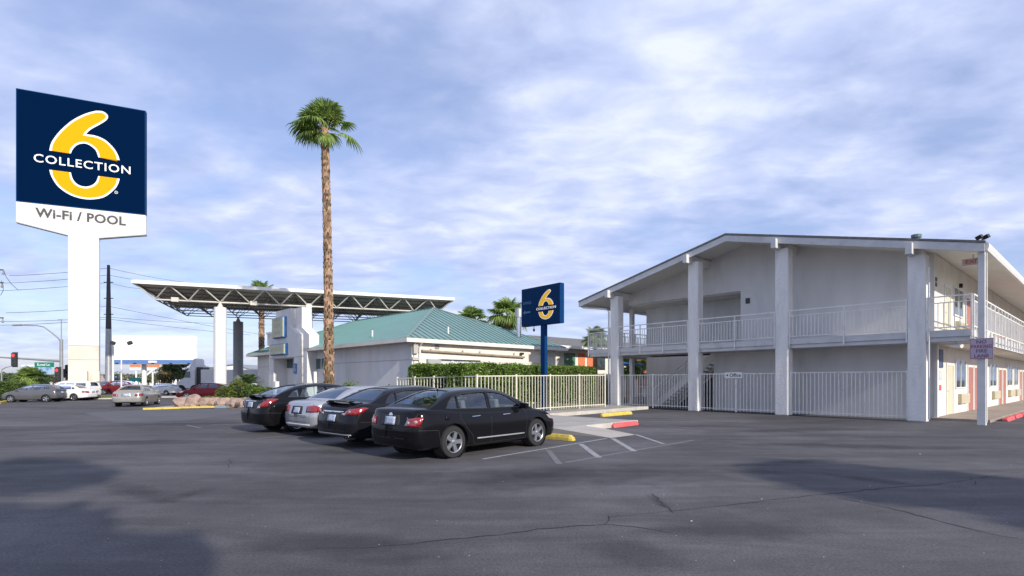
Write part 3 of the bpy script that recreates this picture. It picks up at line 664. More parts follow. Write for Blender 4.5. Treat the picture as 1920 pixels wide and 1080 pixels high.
# windows in the shaded front
def owin(p0, p1, z0, z1, off=W0):
    x0, x1 = ox(p1, off), ox(p0, off)
    if x0 > x1: x0, x1 = x1, x0
    f = MB().box(x0-.06, off-.03, z0-.06, x1+.06, off-.001, z1+.06).build('window', m_frame, office); MB().box(x0, off-.045, z0, x1, off-.031, z1).build('window_pane', mat('green_grey_glass', (.04,.09,.085), .08, spec=.9), f)
owin(590, 602, 2.30, 3.02); owin(604, 611, 2.30, 3.02)
owin(539, 550, 2.45, 3.15); owin(504.5, 506, 2.3, 3.1)
# flue and little roof vents
fl = thing('flue_pipe', 'shiny steel flue pipe on the teal roof beside the blue sign', 'flue', ow(-1.6, 9.85, OE+.55), OA)
MB().cyl(0,0,0,1.75,.16,18).build('pipe', m_chrome, fl, smooth=True); MB().cyl(0,0,1.45,2.02,.26,18).build('cowl', m_galv, fl, smooth=True); MB().cyl(0,0,-.2,.12,.30,18,.2).build('flashing', m_dark, fl, smooth=True)
for x, y, lab in ((-1.2, 3.6, 'small white pipe vent on the ribbed teal roof face'), (-5.2, .9, 'small white pipe vent on the smooth shaded roof face')):
    z = OE+(OR-OE)*min(-x/hi, y/hy); v = thing('pipe_vent', lab, 'roof vent', ow(x, y, z-.05), OA); MB().cyl(0,0,0,.45,.045,8).build('pipe', m_white, v)
# stepped entrance tower with two sign boxes
def tower_outline(shift, top=6.66):
    return [(-18.5,0.0),(-18.5,4.75),(-17.1,5.35),(-17.1,top),(-14.3+shift,top),(-14.3+shift,5.3),(-12.97+shift,4.72),(-12.97+shift,0)]
def with_gap(pl, z): # cut the doorway from the outline
    return pl[:1]+pl[1:7]+[pl[7],(-13.75,0),(-13.75,z),(-17.55,z),(-17.55,0)]
tw = MB(); tw.prism(with_gap(tower_outline(0), 3.12), 'y', -.42, -.10); tw.build('entrance_tower', m_stucco_s, office)
tw = MB(); tw.prism([(-14.3,0),(-14.3,6.66),(-13.15,6.66),(-13.15,5.25),(-11.95,4.65),(-11.95,3.7),(-12.3,3.5),(-12.3,0)], 'y', -.10, .598); tw.build('entrance_tower', m_stucco_s, office)
tw = MB(); tw.prism([(-18.3,3.12),(-18.3,4.7),(-16.9,5.2),(-16.9,6.60),(-14.301,6.60),(-14.301,3.12)], 'y', -.10, .60); tw.prism([(-18.3,0),(-18.3,3.12),(-17.55,3.12),(-17.55,0)], 'y', -.10, .60); tw.build('entrance_tower', m_stucco_s, office)
MB().box(-18.3,-.44,3.14,-12.0,-.425,3.17).build('wall_joint', m_steel, office)
def sbox(name, label, x0, x1, z0, z1, marks):
    t = thing(name, label, 'sign box', ow((x0+x1)/2, -.42, z0), OA); w = (x1-x0)/2; h = z1-z0
    MB().box(-w,-.17,0,w,-.003,h).build('frame', m_blue2, t, bevel=.01)
    MB().box(-w+.06,-.26,.06,w-.06,-.17,h-.06).build('face', mat('weathered_sign_face', (.40,.42,.33), .6, var=.12, vscale=2), t)
    mk = MB()
    for a in marks: mk.box(a[0],-.266,a[1],a[2],-.261,a[3])
    mk.build('faded_marks', mat('faded_mark', (.30,.31,.25), .6, var=.3, vscale=12), t)
r_ = random.Random(5)
mk = []
for z0, z1, n in ((1.20,1.45,4),(.78,1.08,4),(.28,.50,7)):
    for i in range(n): x = -.55+1.1*i/(n-.3); mk.append((x, z0, x+.8/n, z1))
sbox('sign_box', 'tall weathered sign box with blue frame, upper one on the entrance tower', -17.25, -15.05, 4.62, 6.15, mk)
mk = []
for i in range(11):
    if i in (3, 7): continue
    x = -1.05+2.1*i/11; mk.append((x, .28, x+.13, .55))
sbox('sign_box', 'wide weathered sign box with blue frame, lower one above the entrance', -17.75, -14.85, 3.38, 4.20, mk)
ad = thing('accessible_sign', 'blue parking sign fixed by the office entrance', 'sign', ow(ox(553.5,-.45), -.45, 1.75), OA)
MB().box(-.25,-.02,.25,.25,0,.95).build('panel', m_blue2, ad)
pc = MB(); pc.lathe([(.085,0),(.11,0),(.11,.004),(.085,.004),(.085,0)], 16, 'y', (-.01,-.026,.48)); pc.box(-.02,-.026,.55,.01,-.022,.75); pc.box(-.03,-.026,.74,.03,-.022,.80); pc.box(.01,-.026,.52,.09,-.022,.55); pc.build('emblem', m_goldw, ad)
ub = thing('rooftop_cooling_unit', 'pale box unit on the far left end of the teal roof', 'cooling unit', ow(-21.3, 1.8, OE+.7), OA)
MB().box(-1.6,-.8,0,1.3,.8,1.05).build('housing', m_stucco_s, ub, bevel=.02); MB().box(-1.7,-.86,.95,1.36,.86,1.10).build('lid', m_white, ub)
MB().box(-1.95,-.5,-.3,-1.62,-.1,1.0).build('duct', m_black, ub)
wp = MB().tube([(ox(592,-2.5), -2.5, 0),(ox(591,-2.5), -2.5, 2.0)], .09, 8).build('marker_post', m_white); wp.matrix_world = OM; tag(wp, 'white marker post standing in front of the shaded office wall', 'post')
wp = MB().box(ox(515.5,-4), -4.1, 0, ox(520,-4), -3.9, 1.45).build('marker_post', m_white); wp.matrix_world = OM; tag(wp, 'square white post left of the office entrance', 'post')

# ------------------------------------------------------------------ space-frame canopy
CA = R(20.5); CP = Vector((-28.36, 40.0, 0)); CM = Matrix.Translation(CP) @ Matrix.Rotation(CA, 4, 'Z'); pn = 2.23; NX, NY = 11, 6; ZT, ZB = 8.84, 7.80
canopy = thing('canopy', 'huge flat white-edged space-frame canopy on round columns', 'canopy', CP, CA)
MB().box(-.12,-.12,ZT+.06,NX*pn+.12,NY*pn+.12,ZT+.14).build('deck', mat('canopy_deck', (.60,.56,.46), .8, var=.12, vscale=1, stretch=(.3,6,1)), canopy)
fs = MB(); fs.box(-.14,-.14,ZT-.06,NX*pn+.14,-.02,ZT+.20); fs.box(-.14,NY*pn+.02,ZT-.06,NX*pn+.14,NY*pn+.14,ZT+.20); fs.box(-.14,-.02,ZT-.06,-.02,NY*pn+.02,ZT+.20); fs.box(NX*pn+.02,-.02,ZT-.06,NX*pn+.14,NY*pn+.02,ZT+.20)
fs.build('fascia', m_white, canopy)
MB().box(5.2*pn,.4,ZT+.15,7.3*pn,2.2,ZT+.30).build('deck_patch', m_galv, canopy)
rb = MB()
for i in range(60): x = NX*pn*(i+.5)/60
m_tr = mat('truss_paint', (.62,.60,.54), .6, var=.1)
def nt_(i, j): return Vector((i*pn, j*pn, ZT))
def nb(i, j): return Vector(((i+.5)*pn, (j+.5)*pn, ZB))
tc_ = MB(); bc = MB(); wb_ = MB(); wf_ = MB(); rr = .045
for j in range(NY+1):
    tc_.tube([nt_(0,j), nt_(NX,j)], rr, 6)
for i in range(NX+1): tc_.tube([nt_(i,0), nt_(i,NY)], rr*.8, 6)
for j in range(1, NY): bc.tube([nb(0,j), nb(NX-1,j)], rr, 6)
for i in range(NX): bc.tube([nb(i,0), nb(i,NY-1)], rr, 6)
for i in range(NX):
    for j in range(NY):
        for a, b in ((0,0),(1,0),(0,1),(1,1)): (wb_ if (j or b) else wf_).tube([nt_(i+a,j+b), nb(i,j)], rr*.62 if (j or b) else rr*1.15, 5, caps=False)
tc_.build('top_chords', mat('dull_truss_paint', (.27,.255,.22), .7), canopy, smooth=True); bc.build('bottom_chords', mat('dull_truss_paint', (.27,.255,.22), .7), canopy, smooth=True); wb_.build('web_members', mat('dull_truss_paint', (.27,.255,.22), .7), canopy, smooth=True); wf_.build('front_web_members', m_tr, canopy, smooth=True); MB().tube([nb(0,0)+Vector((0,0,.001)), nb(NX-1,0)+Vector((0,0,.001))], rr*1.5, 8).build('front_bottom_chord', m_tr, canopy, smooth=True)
for (i, j) in ((2,0),(2,5),(10,0),(10,5)):
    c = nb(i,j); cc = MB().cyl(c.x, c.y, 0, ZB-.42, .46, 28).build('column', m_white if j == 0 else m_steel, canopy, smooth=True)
    MB().cyl(c.x, c.y, ZB-.42, ZB+.02, .24, 16, .06).build('column_cap', m_tr, cc, smooth=True)
for (i, j) in ((.6,0),(3.1,0),(5,0),(1.2,5),(3.9,5)):
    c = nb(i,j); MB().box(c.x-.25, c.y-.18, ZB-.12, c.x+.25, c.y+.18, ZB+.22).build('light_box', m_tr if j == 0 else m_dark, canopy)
lp = thing('ladder_post', 'thin dark post and ladder behind the entrance tower', 'post', A(584, 47), 0)
MB().cyl(0,0,0,7.8,.10,8).build('pole', m_steel, lp); ldm = MB()
for k in range(12): ldm.box(-1.0,-.02,5.0+k*.25,-.5,.02,5.04+k*.25)
ldm.box(-1.03,-.02,4.5,-.99,.02,7.9).box(-.51,-.02,4.5,-.47,.02,7.9); ldm.build('ladder', m_white, lp)

# ------------------------------------------------------------------ plants
def leaf_cloud(n, size, sampler, seed, asp=.45):
    r = random.Random(seed); vs = []; fs = []
    for k in range(n):
        p = sampler(r)
        if p is None: continue
        a = Vector((r.gauss(0,1), r.gauss(0,1), r.gauss(0,.8))).normalized(); b = a.cross(Vector((r.gauss(0,1), r.gauss(0,1), r.gauss(0,1)))).normalized()
        s = size*r.uniform(.6, 1.35); o = len(vs); p = Vector(p)
        vs += [p-a*s, p+b*s*asp, p+a*s, p-b*s*asp]; fs.append((o,o+1,o+2,o+3))
    mb = MB(); mb.v = [tuple(v) for v in vs]; mb.f = fs; return mb
def hedge(name, label, p, q, width, z0, z1, m, n, size, seed, thin=0.0, core=.25, cat='hedge', loc=None):
    p = Vector(p); q = Vector(q); d = (q-p); L_ = d.length; d /= L_; nn = Vector((-d.y, d.x, 0))
    t = thing(name, label, cat, ((p+q)/2).xy.to_3d(), math.atan2(d.y, d.x))
    def samp(r):
        f = r.random(); x = (r.random()-.5)*L_; z = z0+(z1-z0)*r.random()**(.75)
        top = z1+.10*noise.noise(Vector((x*1.1, seed, 0)))+.05*noise.noise(Vector((x*4, seed, 3)))
        if f < .42: z = top+r.gauss(0,.04); y = (r.random()-.5)*width
        elif f < .9: y = (-1 if r.random() < .62 else 1)*(width/2+.06*noise.noise(Vector((x*2, z*3, seed)))+r.gauss(0,.03))
        else: y = (r.random()-.5)*width; x = (1 if r.random() < .5 else -1)*L_/2+r.gauss(0,.04)
        if thin and z < z0+(z1-z0)*.6 and r.random() < thin*(1-(z-z0)/(z1-z0)*1.3): return None
        return (x, y, z)
    o = leaf_cloud(n, size, samp, seed).build('foliage', m, t, fixn=False)
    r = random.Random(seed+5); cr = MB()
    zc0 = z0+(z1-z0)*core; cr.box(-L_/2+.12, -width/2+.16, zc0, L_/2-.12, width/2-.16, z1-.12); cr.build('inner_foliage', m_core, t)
    tg = MB()
    for k in range(int(L_*4)):
        x = (r.random()-.5)*L_; y = (r.random()-.5)*width*.9; h = (z1-z0)*r.uniform(.5, .9); a = Vector((x, y, 0)); b = Vector((x+r.gauss(0,.16), y+r.gauss(0,.16), z0+h*.5)); c_ = Vector((b.x+r.gauss(0,.2), b.y+r.gauss(0,.15), z0+h)); tg.tube([a,b,c_], [.014,.011,.005], 4, caps=False)
    tg.build('stems', m_twig, t)
    return t
def bush(name, label, c, rad, h, m, n, size, seed, cat='shrub', flat=1.0):
    t = thing(name, label, cat, (c[0], c[1], 0)); nb_ = 9; r0 = random.Random(seed)
    bl = [(r0.uniform(-.6,.6)*rad, r0.uniform(-.6,.6)*rad, h*r0.uniform(.35,.72), r0.uniform(.35,.55)) for _ in range(nb_)]
    def samp(r):
        b = r.choice(bl); v = Vector((r.gauss(0,1), r.gauss(0,1), r.gauss(0,1))).normalized(); k = r.uniform(.75, 1.08)
        p = Vector((b[0]+v.x*b[3]*rad*k, b[1]+v.y*b[3]*rad*k, b[2]+v.z*b[3]*h*.85*k)); return p if p.z > .02 else None
    leaf_cloud(n, size, samp, seed).build('foliage', m, t, fixn=False)
    cr = MB()
    for b in bl:
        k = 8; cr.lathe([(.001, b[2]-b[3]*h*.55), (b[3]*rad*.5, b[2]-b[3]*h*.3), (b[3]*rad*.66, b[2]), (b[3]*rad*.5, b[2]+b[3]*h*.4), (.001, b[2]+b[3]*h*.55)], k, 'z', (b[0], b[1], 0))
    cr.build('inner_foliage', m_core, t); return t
# hedge and picket fence
FR = Vector((4.77,27.4,0)); FC = Vector((-1.36,20.55,0)); FL = FC+QN*5.1
FD = (FR-FC).normalized(); FN = Vector((-FD.y, FD.x, 0))
hedge('hedge', 'long clipped green hedge behind the bright picket fence', FC+FN*1.25, FR+FN*1.2+FD*.1, 1.15, .12, 2.13, m_hedge, 34000, .052, 3, thin=.35, core=.2)
hb = FC+FN*1.8-FD*.0
hedge('hedge', 'shorter clipped hedge left of the gap, near the office corner', FL+FD*1.0-QN*.3, FL+FD*1.0-QN*2.45, 1.2, .1, 2.12, m_hedge, 15000, .052, 8, thin=.3, core=.3)
gp = thing('gate_post', 'thin whitish trunk standing in the gap between the hedges', 'post', tuple((FL+FD*1.0-QN*2.62).xy)+(0,)); MB().tube([(0,0,0),(.03,0,1.2),(-.04,0,2.35)], [.10,.08,.07], 8).build('trunk', m_white, gp)
def fence(name, label, p, q, ztop, m, sp=.125, posts=5, zb_=.15, group=None):
    p = Vector(p); q = Vector(q); d = q-p; L_ = d.length; d /= L_; t = thing(name, label, 'fence', p, math.atan2(d.y, d.x), group)
    z0 = ztop(0); z1 = ztop(1); np__ = posts
    for i in range(np__):
        x = L_*i/(np__-1); zt = z0+(z1-z0)*i/(np__-1); MB().box(x-.035,-.035,zb_,x+.035,.035,zt+.05).build('post', m, t)
    for i in range(np__-1):
        x0, x1 = L_*i/(np__-1)+.037, L_*(i+1)/(np__-1)-.037; za, zb2 = z0+(z1-z0)*i/(np__-1), z0+(z1-z0)*(i+1)/(np__-1); pb = MB()
        pb.bar((x0,0,za-.02),(x1,0,zb2-.02),.04,.04); pb.bar((x0,0,zb_+.14),(x1,0,zb_+.14),.035,.035)
        k = max(2, int((x1-x0)/sp))
        for j in range(1, k): x = x0+(x1-x0)*j/k+rnd.gauss(0,.006); z = za+(zb2-za)*j/k; pb.box(x-.013,-.013,zb_+.04,x+.013,.013,z-.03)
        pb.build('picket_panel', m, t)
    return t
fence('picket_fence', 'bright cream metal picket fence in front of the long hedge', FC, FR, lambda t: 1.70+.10*t, m_fence, .20, 5)
fence('picket_fence', 'cream metal picket fence turning away in front of the shorter hedge', FL, FC, lambda t: 1.62+.08*t, m_fence, .20, 5)
# fences between the motel columns
fence('picket_fence', 'grey picket fence between the first and second motel columns, before the stairs', mw(-8.88, .12), mw(-4.65, .12), lambda t: 1.82, m_rail, .15, 3, .06, 'fences between the motel columns')
fence('picket_fence', 'grey picket fence with the Office sign between second and third columns', mw(-4.05, .12), mw(-.45, .12), lambda t: 1.84, m_rail, .15, 3, .04, 'fences between the motel columns')
fence('picket_fence', 'grey picket fence between the third and fourth motel columns', mw(.17, .12), mw(4.30, .12), lambda t: 1.86, m_rail, .15, 2, .04, 'fences between the motel columns')
ofs = thing('office_sign', 'white Office sign with left arrow hung on the picket fence', 'sign', mw(-2.35, .06, 1.62), MA)
MB().box(-.42,-.015,0,.42,.0,.27).build('panel', m_white, ofs); t = text_mb('Office', .22, .004, 1, 1, .002); place(t, (.09,-.019,.13), (1,0,0), (0,0,1)); t.build('lettering', m_ink, ofs)
t = MB(); t.prism([(-.36,.135),(-.26,.19),(-.26,.08)], 'y', -.022, -.016); t.build('arrow', m_ink, ofs)
# small inner gate rails by the stairs
g_ = thing('stair_gate', 'low white rail at the foot of the stairs', 'gate', mw(-8.6, 1.2), MA); MB().tube([(0,0,.1),(0,0,1.15),(1.2,0,1.15),(1.2,0,.1)], .025, 8).tube([(0,0,.75),(1.2,0,.75)], .02, 8).build('rail', m_white, g_)
# ------------------------------------------------------------------ palms
def fan_leaf(mb, org, az, el, plen, size, r, stems):
    """a petiole ending in a pleated fan of drooping blades"""
    d = Vector((math.cos(az)*math.cos(el), math.sin(az)*math.cos(el), math.sin(el))); side = Vector((-math.sin(az), math.cos(az), 0)); up = side.cross(d)*-1
    if up.z < 0: up = -up
    end = org+d*plen+Vector((0,0,-.10*plen*plen)); stems.tube([org, org+d*plen*.5+Vector((0,0,-.02*plen)), end], [.028,.02,.016], 4, caps=False)
    dd = (d+Vector((0,0,-.25*plen))).normalized(); up2 = side.cross(dd)*-1
    if up2.z < 0: up2 = -up2
    n = 30; tilt = r.uniform(-.3,.3)
    for k in range(n):
        a = R(-118+236*k/(n-1)); q = (dd*math.cos(a)+side*math.sin(a)).normalized(); L_ = size*(.72+.28*math.cos(a*.75))*r.uniform(.9,1.06)
        w = size*.05; tv = q.cross(up2).normalized(); pts = []
        droop = (.42+.25*r.random()+.35*abs(math.sin(a)))*(1.0 if el < .4 else .45)
        p0 = end; p1 = end+q*L_*.5+up2*L_*.08; p2 = end+q*L_*.82+up2*L_*.02+Vector((0,0,-L_*droop*.22)); p3 = end+q*L_*1.0+Vector((0,0,-L_*droop*.62))
        o = len(mb.v); fold = up2*w*.5
        for p, ww in ((p0,.25),(p1,1.0),(p2,.6)): mb.v += [tuple(p-tv*w*ww+fold*ww*(1 if k%2 else -1)), tuple(p+tv*w*ww-fold*ww*(1 if k%2 else -1))]
        mb.v.append(tuple(p3)); mb.f += [(o,o+1,o+3,o+2),(o+2,o+3,o+5,o+4),(o+4,o+5,o+6)]
def palm(name, label, loc, h, tr, crown, n, seed, leaves=None, bark=True, lean=(0,0), group=None, trunk_from=0.0, cat='palm tree'):
    r = random.Random(seed); t = thing(name, label, cat, loc, 0, group)
    def axis(z): u = z/h; return Vector((lean[0]*u*u, lean[1]*u*u, z))
    def rad(z): u = z/h; return tr*(1.0+.28*(1-u)**2-.08*u)
    tb = MB(); tb.tube([axis(h*k/14) for k in range(15)], [rad(h*k/14)*.86 for k in range(15)], 12)
    trunk = tb.build('trunk', m_barkin if bark else mat('far_bark', (.26,.17,.10), .9, var=.4, vscale=5, bump=.4, bscale=10), t, smooth=True)
    if bark:
        bb = MB(); z = .1; k = 0
        while z < h-.05:
            cnt = 6
            for i in range(cnt):
                a = 2*math.pi*(i+(k%2)*.5+r.uniform(-.13,.13))/cnt; q = Vector((math.cos(a), math.sin(a), 0)); tq = Vector((-q.y, q.x, 0)); p = axis(z+r.uniform(-.03,.03)); R_ = rad(z)
                w = R_*.44*r.uniform(.75,1.2); hh = .26*r.uniform(.7,1.25); out = R_*.16*r.uniform(.6,1.9)
                o = len(bb.v); base = p+q*R_*.80
                bb.v += [tuple(base-tq*w-Vector((0,0,hh*.3))), tuple(base+tq*w-Vector((0,0,hh*.3))), tuple(base+q*out+tq*w*.55+Vector((0,0,hh*.75))), tuple(base+q*out-tq*w*.55+Vector((0,0,hh*.75))), tuple(base+q*(out-.05)+Vector((0,0,hh*.95))-tq*w*.3), tuple(base+Vector((0,0,hh*.7))+tq*w*.8), tuple(base+Vector((0,0,hh*.7))-tq*w*.8)]
                bb.f += [(o,o+1,o+2,o+3),(o+3,o+2,o+5,o+6),(o,o+3,o+6),(o+1,o+5,o+2)]
            z += .20; k += 1
        bb.build('bark', m_bark, t, fixn=False)
    fr = MB(); st = MB(); top = axis(h)
    if leaves is None:
        leaves = []
        for i in range(n):
            leaves.append((i*2.399+r.uniform(-.3,.3), R(78-105*(i/(n-1))**.8+r.uniform(-8,8)), 1.0, 1.0))
    for az, el, kl, ks in leaves: fan_leaf(fr, top+Vector((0,0,r.uniform(-.25,.05))), az, el, crown*.48*kl*r.uniform(.9,1.1), crown*.52*ks*r.uniform(.92,1.08), r, st)
    fr.build('fronds', m_frond, t, fixn=False); st.build('frond_stems', m_fronds, t)
    return t
# the tall palm: heavy crown to the left, two loose fronds to the right
lv = []
r_ = random.Random(3)
for az, el in ((190,75),(30,80),(120,72),(200,66),(172,44),(180,32),(160,20),(200,15),(185,4),(205,-8),(150,0),(195,50),(165,60),(230,30),(250,10),(130,25),(110,45),(90,60),(270,65),(60,70),(300,60),(20,72),(350,62),(320,45),(215,62),(185,78),(90,15),(175,22),(205,40)): lv.append((R(az+r_.uniform(-8,8)), R(el+r_.uniform(-5,5)), r_.uniform(.85,1.1), r_.uniform(.9,1.1)))
lv += [(R(5), R(24), 1.35, .82), (R(-8), R(-8), 1.5, .95), (R(20), R(48), .9, .85), (R(-60), R(-50), .6, .7), (R(-20), R(-62), .5, .6)]
TP = A(617, 32.5)
palm('palm_tree', 'very tall fan palm rising in front of the shaded office wall', TP, Z(243, 32.5), .262, 2.0, 0, 5, lv, lean=(-.28,0))
palm('palm_tree', 'palm behind the canopy, its crown showing above the white canopy edge', A(490.5, 60), Z(556, 60), .32, 2.3, 22, 12, bark=True)
palm('palm_tree', 'lower of the two palm crowns behind the teal roof', A(884, 50), Z(601, 50), .30, 1.9, 24, 21, bark=False, group='palms behind the office')
palm('palm_tree', 'taller palm crown behind the teal roof beside the steel flue', A(952, 47), Z(592, 47), .28, 2.2, 28, 22, bark=False, group='palms behind the office')
palm('palm_tree', 'small dark palm behind the left end of the motel balcony', A(1116, 40), Z(634, 40), .2, 1.15, 26, 23, bark=False)
palm('palm_tree', 'low yellowish palm seen below the motel balcony by the first column', A(1178, 38.5), Z(690, 38.5), .16, 1.3, 24, 24, bark=False, group='low palms under the balcony')
palm('palm_tree', 'low green palm seen through the stair fence by the first column', A(1201, 41), Z(694, 41), .16, 1.2, 22, 25, bark=False, group='low palms under the balcony')
palm('palm_tree', 'short bushy palm beside the far hedge under the street sign', A(58, 62), Z(712, 62), .55, 2.0, 60, 26, bark=False)
# cycad and planter
def cycad(name, label, loc, n, L_, seed):
    r = random.Random(seed); t = thing(name, label, 'cycad', loc); mb = MB()
    for i in range(n):
        az = i*2.399; el = R(75-70*(i/n)); d = Vector((math.cos(az)*math.cos(el), math.sin(az)*math.cos(el), math.sin(el))); sd_ = Vector((-math.sin(az), math.cos(az), 0))
        for k in range(14):
            u = (k+1)/14; p = d*L_*u+Vector((0,0,.5-L_*.45*u*u))
            for s in (-1,1):
                q = (sd_*s+d*.5).normalized()*L_*.30*math.sin(math.pi*min(.97,u*.9+.08)); w = d*.02
                mb.add([p-w, p+w, p+q+Vector((0,0,-.04))], [(0,1,2)])
    mb.build('fronds', m_bush, t, fixn=False); MB().cyl(0,0,0,.55,.14,10).build('trunk', m_barkin, t); return t
# rock-edged planting island
m_pl = m_soil
sheet('planting_soil', [A(352,30.6)[:2], A(470,27.6)[:2], A(520,31)[:2], A(470,46)[:2], A(395,46)[:2], A(345,34)[:2]], .007, m_soil)
rocks = [(343,30.6,.95,.62),(364,30.2,.9,.72),(385,30.1,.85,.62),(403,30.4,.9,.60),(423,30.0,1.0,.62),(442,29.8,.9,.60),(459,29.3,.8,.60)]
names = ['brownish split boulder at the left end of the rock edging','second boulder from the left in the rock edging','third boulder from the left in the rock edging','boulder left of the canopy column foot','boulder right of the canopy column foot','second boulder from the right in the rock edging','rightmost boulder of the rock edging']
for k, ((px, D, w, h), nm) in enumerate(zip(rocks, names)):
    r = random.Random(40+k); bm = bmesh.new(); bmesh.ops.create_icosphere(bm, subdivisions=3, radius=1)
    for v in bm.verts:
        n0 = v.co.copy(); q = 1+.34*noise.noise(n0*1.5+Vector((k*7,0,0)))+.16*noise.noise(n0*3.8+Vector((k*3,2,0))); v.co = Vector((n0.x*w*.5*q, n0.y*.42*q, n0.z*h*.62*q+h*.32)); 
        v.co.x = round(v.co.x/.16)*.16*.35+v.co.x*.65; v.co.z = round(v.co.z/.18)*.18*.35+v.co.z*.65
    me = bpy.data.meshes.new('boulder'); bm.to_mesh(me); bm.free(); me.materials.append(m_rock); me.polygons.foreach_set('use_smooth', [True]*len(me.polygons)); me.set_sharp_from_angle(angle=R(28))
    o = bpy.data.objects.new('boulder', me); C.objects.link(o); p = A(px, D); o.location = p; tag(o, nm, 'boulder', 'boulders edging the planter')
def kerbrun(name, pts, m, w=.16, h=.14):
    for a, b in zip(pts, pts[1:]):
        a = Vector(a).xy.to_3d(); b = Vector(b).xy.to_3d(); d = (b-a).normalized(); n = Vector((-d.y, d.x, 0)); mb = MB(); mb.obox((a+b)/2+n*w/2+Vector((0,0,h/2-.02)), (b-a)/2, n*w/2, (0,0,h/2+.02)); struct(mb.build(name, m, bevel=.015))
kerbrun('kerb', [G(268,768.5), G(340,766.2), G(408,764.6)], m_yel, .14, .10); kerbrun('kerb', [G(409,764.4), G(455,761.5)], m_conc2)
sheet('planting_verge', [G(275,767.5)[:2], G(455,761)[:2], A(475,30)[:2], A(345,33)[:2], A(300,30.5)[:2]], .01, m_conc)
ut = MB().box(-.3,-.2,0,.3,.2,.14).build('ground_box', mat('blue_grey_lid', (.22,.27,.30), .6), bevel=.02); ut.location = A(416, 29.0); tag(ut, 'small blue-grey box on the kerb at the end of the yellow paint', 'utility box')
bush('shrub', 'bright low ground cover behind the boulders at the canopy column', A(388, 31.8), 1.3, .5, m_yelbush, 2600, .05, 51)
bush('shrub', 'lime green rounded shrub just right of the canopy column', A(437, 34), .95, 1.45, m_yelbush, 4200, .07, 52)
bush('shrub', 'dark green dense shrub left of the low hedge', A(464, 34), 1.0, 1.25, m_bush, 4500, .07, 53)
cycad('cycad', 'spiky dark cycad standing behind the planter shrubs', A(466, 36)[:2]+(0.9,) if False else (A(466,36).x, 36, .75), 34, 1.35, 54)
hedge('hedge', 'low clipped hedge between planter and parked cars', A(476, 30.5), A(508, 31.5), .7, 0, 1.02, m_hedge, 4500, .055, 55)
bush('shrub', 'low reddish green shrub at the office entrance', A(527, 33.5), .9, 1.0, m_yelbush, 1500, .06, 56)
bush('shrub', 'small round shrub against the shaded office wall by the tall palm', A(650, 26.5), .7, 1.35, m_hedge, 1800, .06, 57)
bush('shrub', 'small dark shrub near the left end of the cream fence', A(729, 25.5), .5, 1.25, m_bush, 900, .06, 58)
hedge('hedge', 'clipped dark hedge at the far left edge of the lot', A(-60, 38), A(42, 40.5), 1.6, 0, 1.32, m_bush, 9000, .08, 59, core=.0)
kerbrun('kerb', [G(-60,762), G(2,757.5), G(24,752)], m_yel)
# grass strip under the pylon
sheet('grass_bed', [A(60,41)[:2], G(165,748.5)[:2], G(232,747)[:2], A(232,45.8)[:2], A(60,45.8)[:2]], .012, m_grass)
kerbrun('kerb', [G(100,749.5), G(232,748)], m_conc2, .14, .10)
kerbrun('kerb', [A(262,46.5), A(335,46.5)], m_conc2, .15, .12)
def blades(name, label, quad, n, h, m, seed):
    r = random.Random(seed); mb = MB(); a, b, c, d = [Vector(q) for q in quad]
    for k in range(n):
        u, v = r.random(), r.random(); p = (a*(1-u)+b*u)*(1-v)+(d*(1-u)+c*u)*v; an = r.random()*6; w = Vector((math.cos(an), math.sin(an), 0))*.03; t = Vector((r.gauss(0,.05), r.gauss(0,.05), h*r.uniform(.5,1.2)))
        mb.add([p-w, p+w, p+t], [(0,1,2)])
    o = mb.build(name, m, fixn=False); tag(o, label, 'grass', kind='stuff')
blades('grass', 'rough grass strip at the foot of the pylon sign', [A(110,42), A(232,43.4), A(232,45.6), A(110,45.6)], 6000, .22, m_grass, 61)

# ------------------------------------------------------------------ pole signs
def six(top_mb, low_mb, inset=0.0):
    """numeral six split by a band: unit square, u right, v down; returns two outlines"""
    up = smoothpoly([(.243,.512),(.262,.43),(.322,.322),(.414,.208),(.518,.125),(.60,.082)], 5)[:-1]+smoothpoly([(.60,.082),(.655,.078),(.692,.108),(.682,.152),(.623,.209)], 4)[:-1]+smoothpoly([(.623,.209),(.557,.265),(.520,.315)], 3)+smoothpoly([(.520,.315),(.597,.315),(.675,.343),(.741,.407),(.775,.470),(.787,.512)], 4)[1:]+smoothpoly([(.617,.512),(.597,.452),(.551,.413),(.505,.403),(.455,.425),(.42,.47),(.405,.512)], 4)
    lo = smoothpoly([(.243,.686),(.262,.752),(.309,.829),(.387,.886),(.470,.912),(.560,.912),(.662,.877),(.741,.798),(.775,.735),(.787,.686)], 4)+smoothpoly([(.617,.686),(.597,.745),(.557,.785),(.505,.800),(.455,.786),(.42,.745),(.405,.686)], 4)
    return up, lo
def inset_poly(p, d):
    n = len(p); A_ = sum(p[i][0]*p[(i+1)%n][1]-p[(i+1)%n][0]*p[i][1] for i in range(n)); s = 1 if A_ > 0 else -1; out = []
    for i in range(n):
        a = Vector(p[i-1]); b = Vector(p[i]); c = Vector(p[(i+1)%n]); n1 = Vector((-(b-a).y, (b-a).x)); n2 = Vector((-(c-b).y, (c-b).x))
        n1 = n1.normalized() if n1.length else n2.normalized(); n2 = n2.normalized() if n2.length else n1
        m_ = (n1+n2); m_ = m_.normalized() if m_.length > 1e-6 else n1; k = max(.6, m_.dot(n1)); out.append((b.x+s*m_.x*d/k, b.y+s*m_.y*d/k))
    return out
def cutband(p, v0, keep): # flatten inset points back so the band edge stays open
    return [(u, min(v, v0) if keep == 'up' else max(v, v0)) for u, v in p]
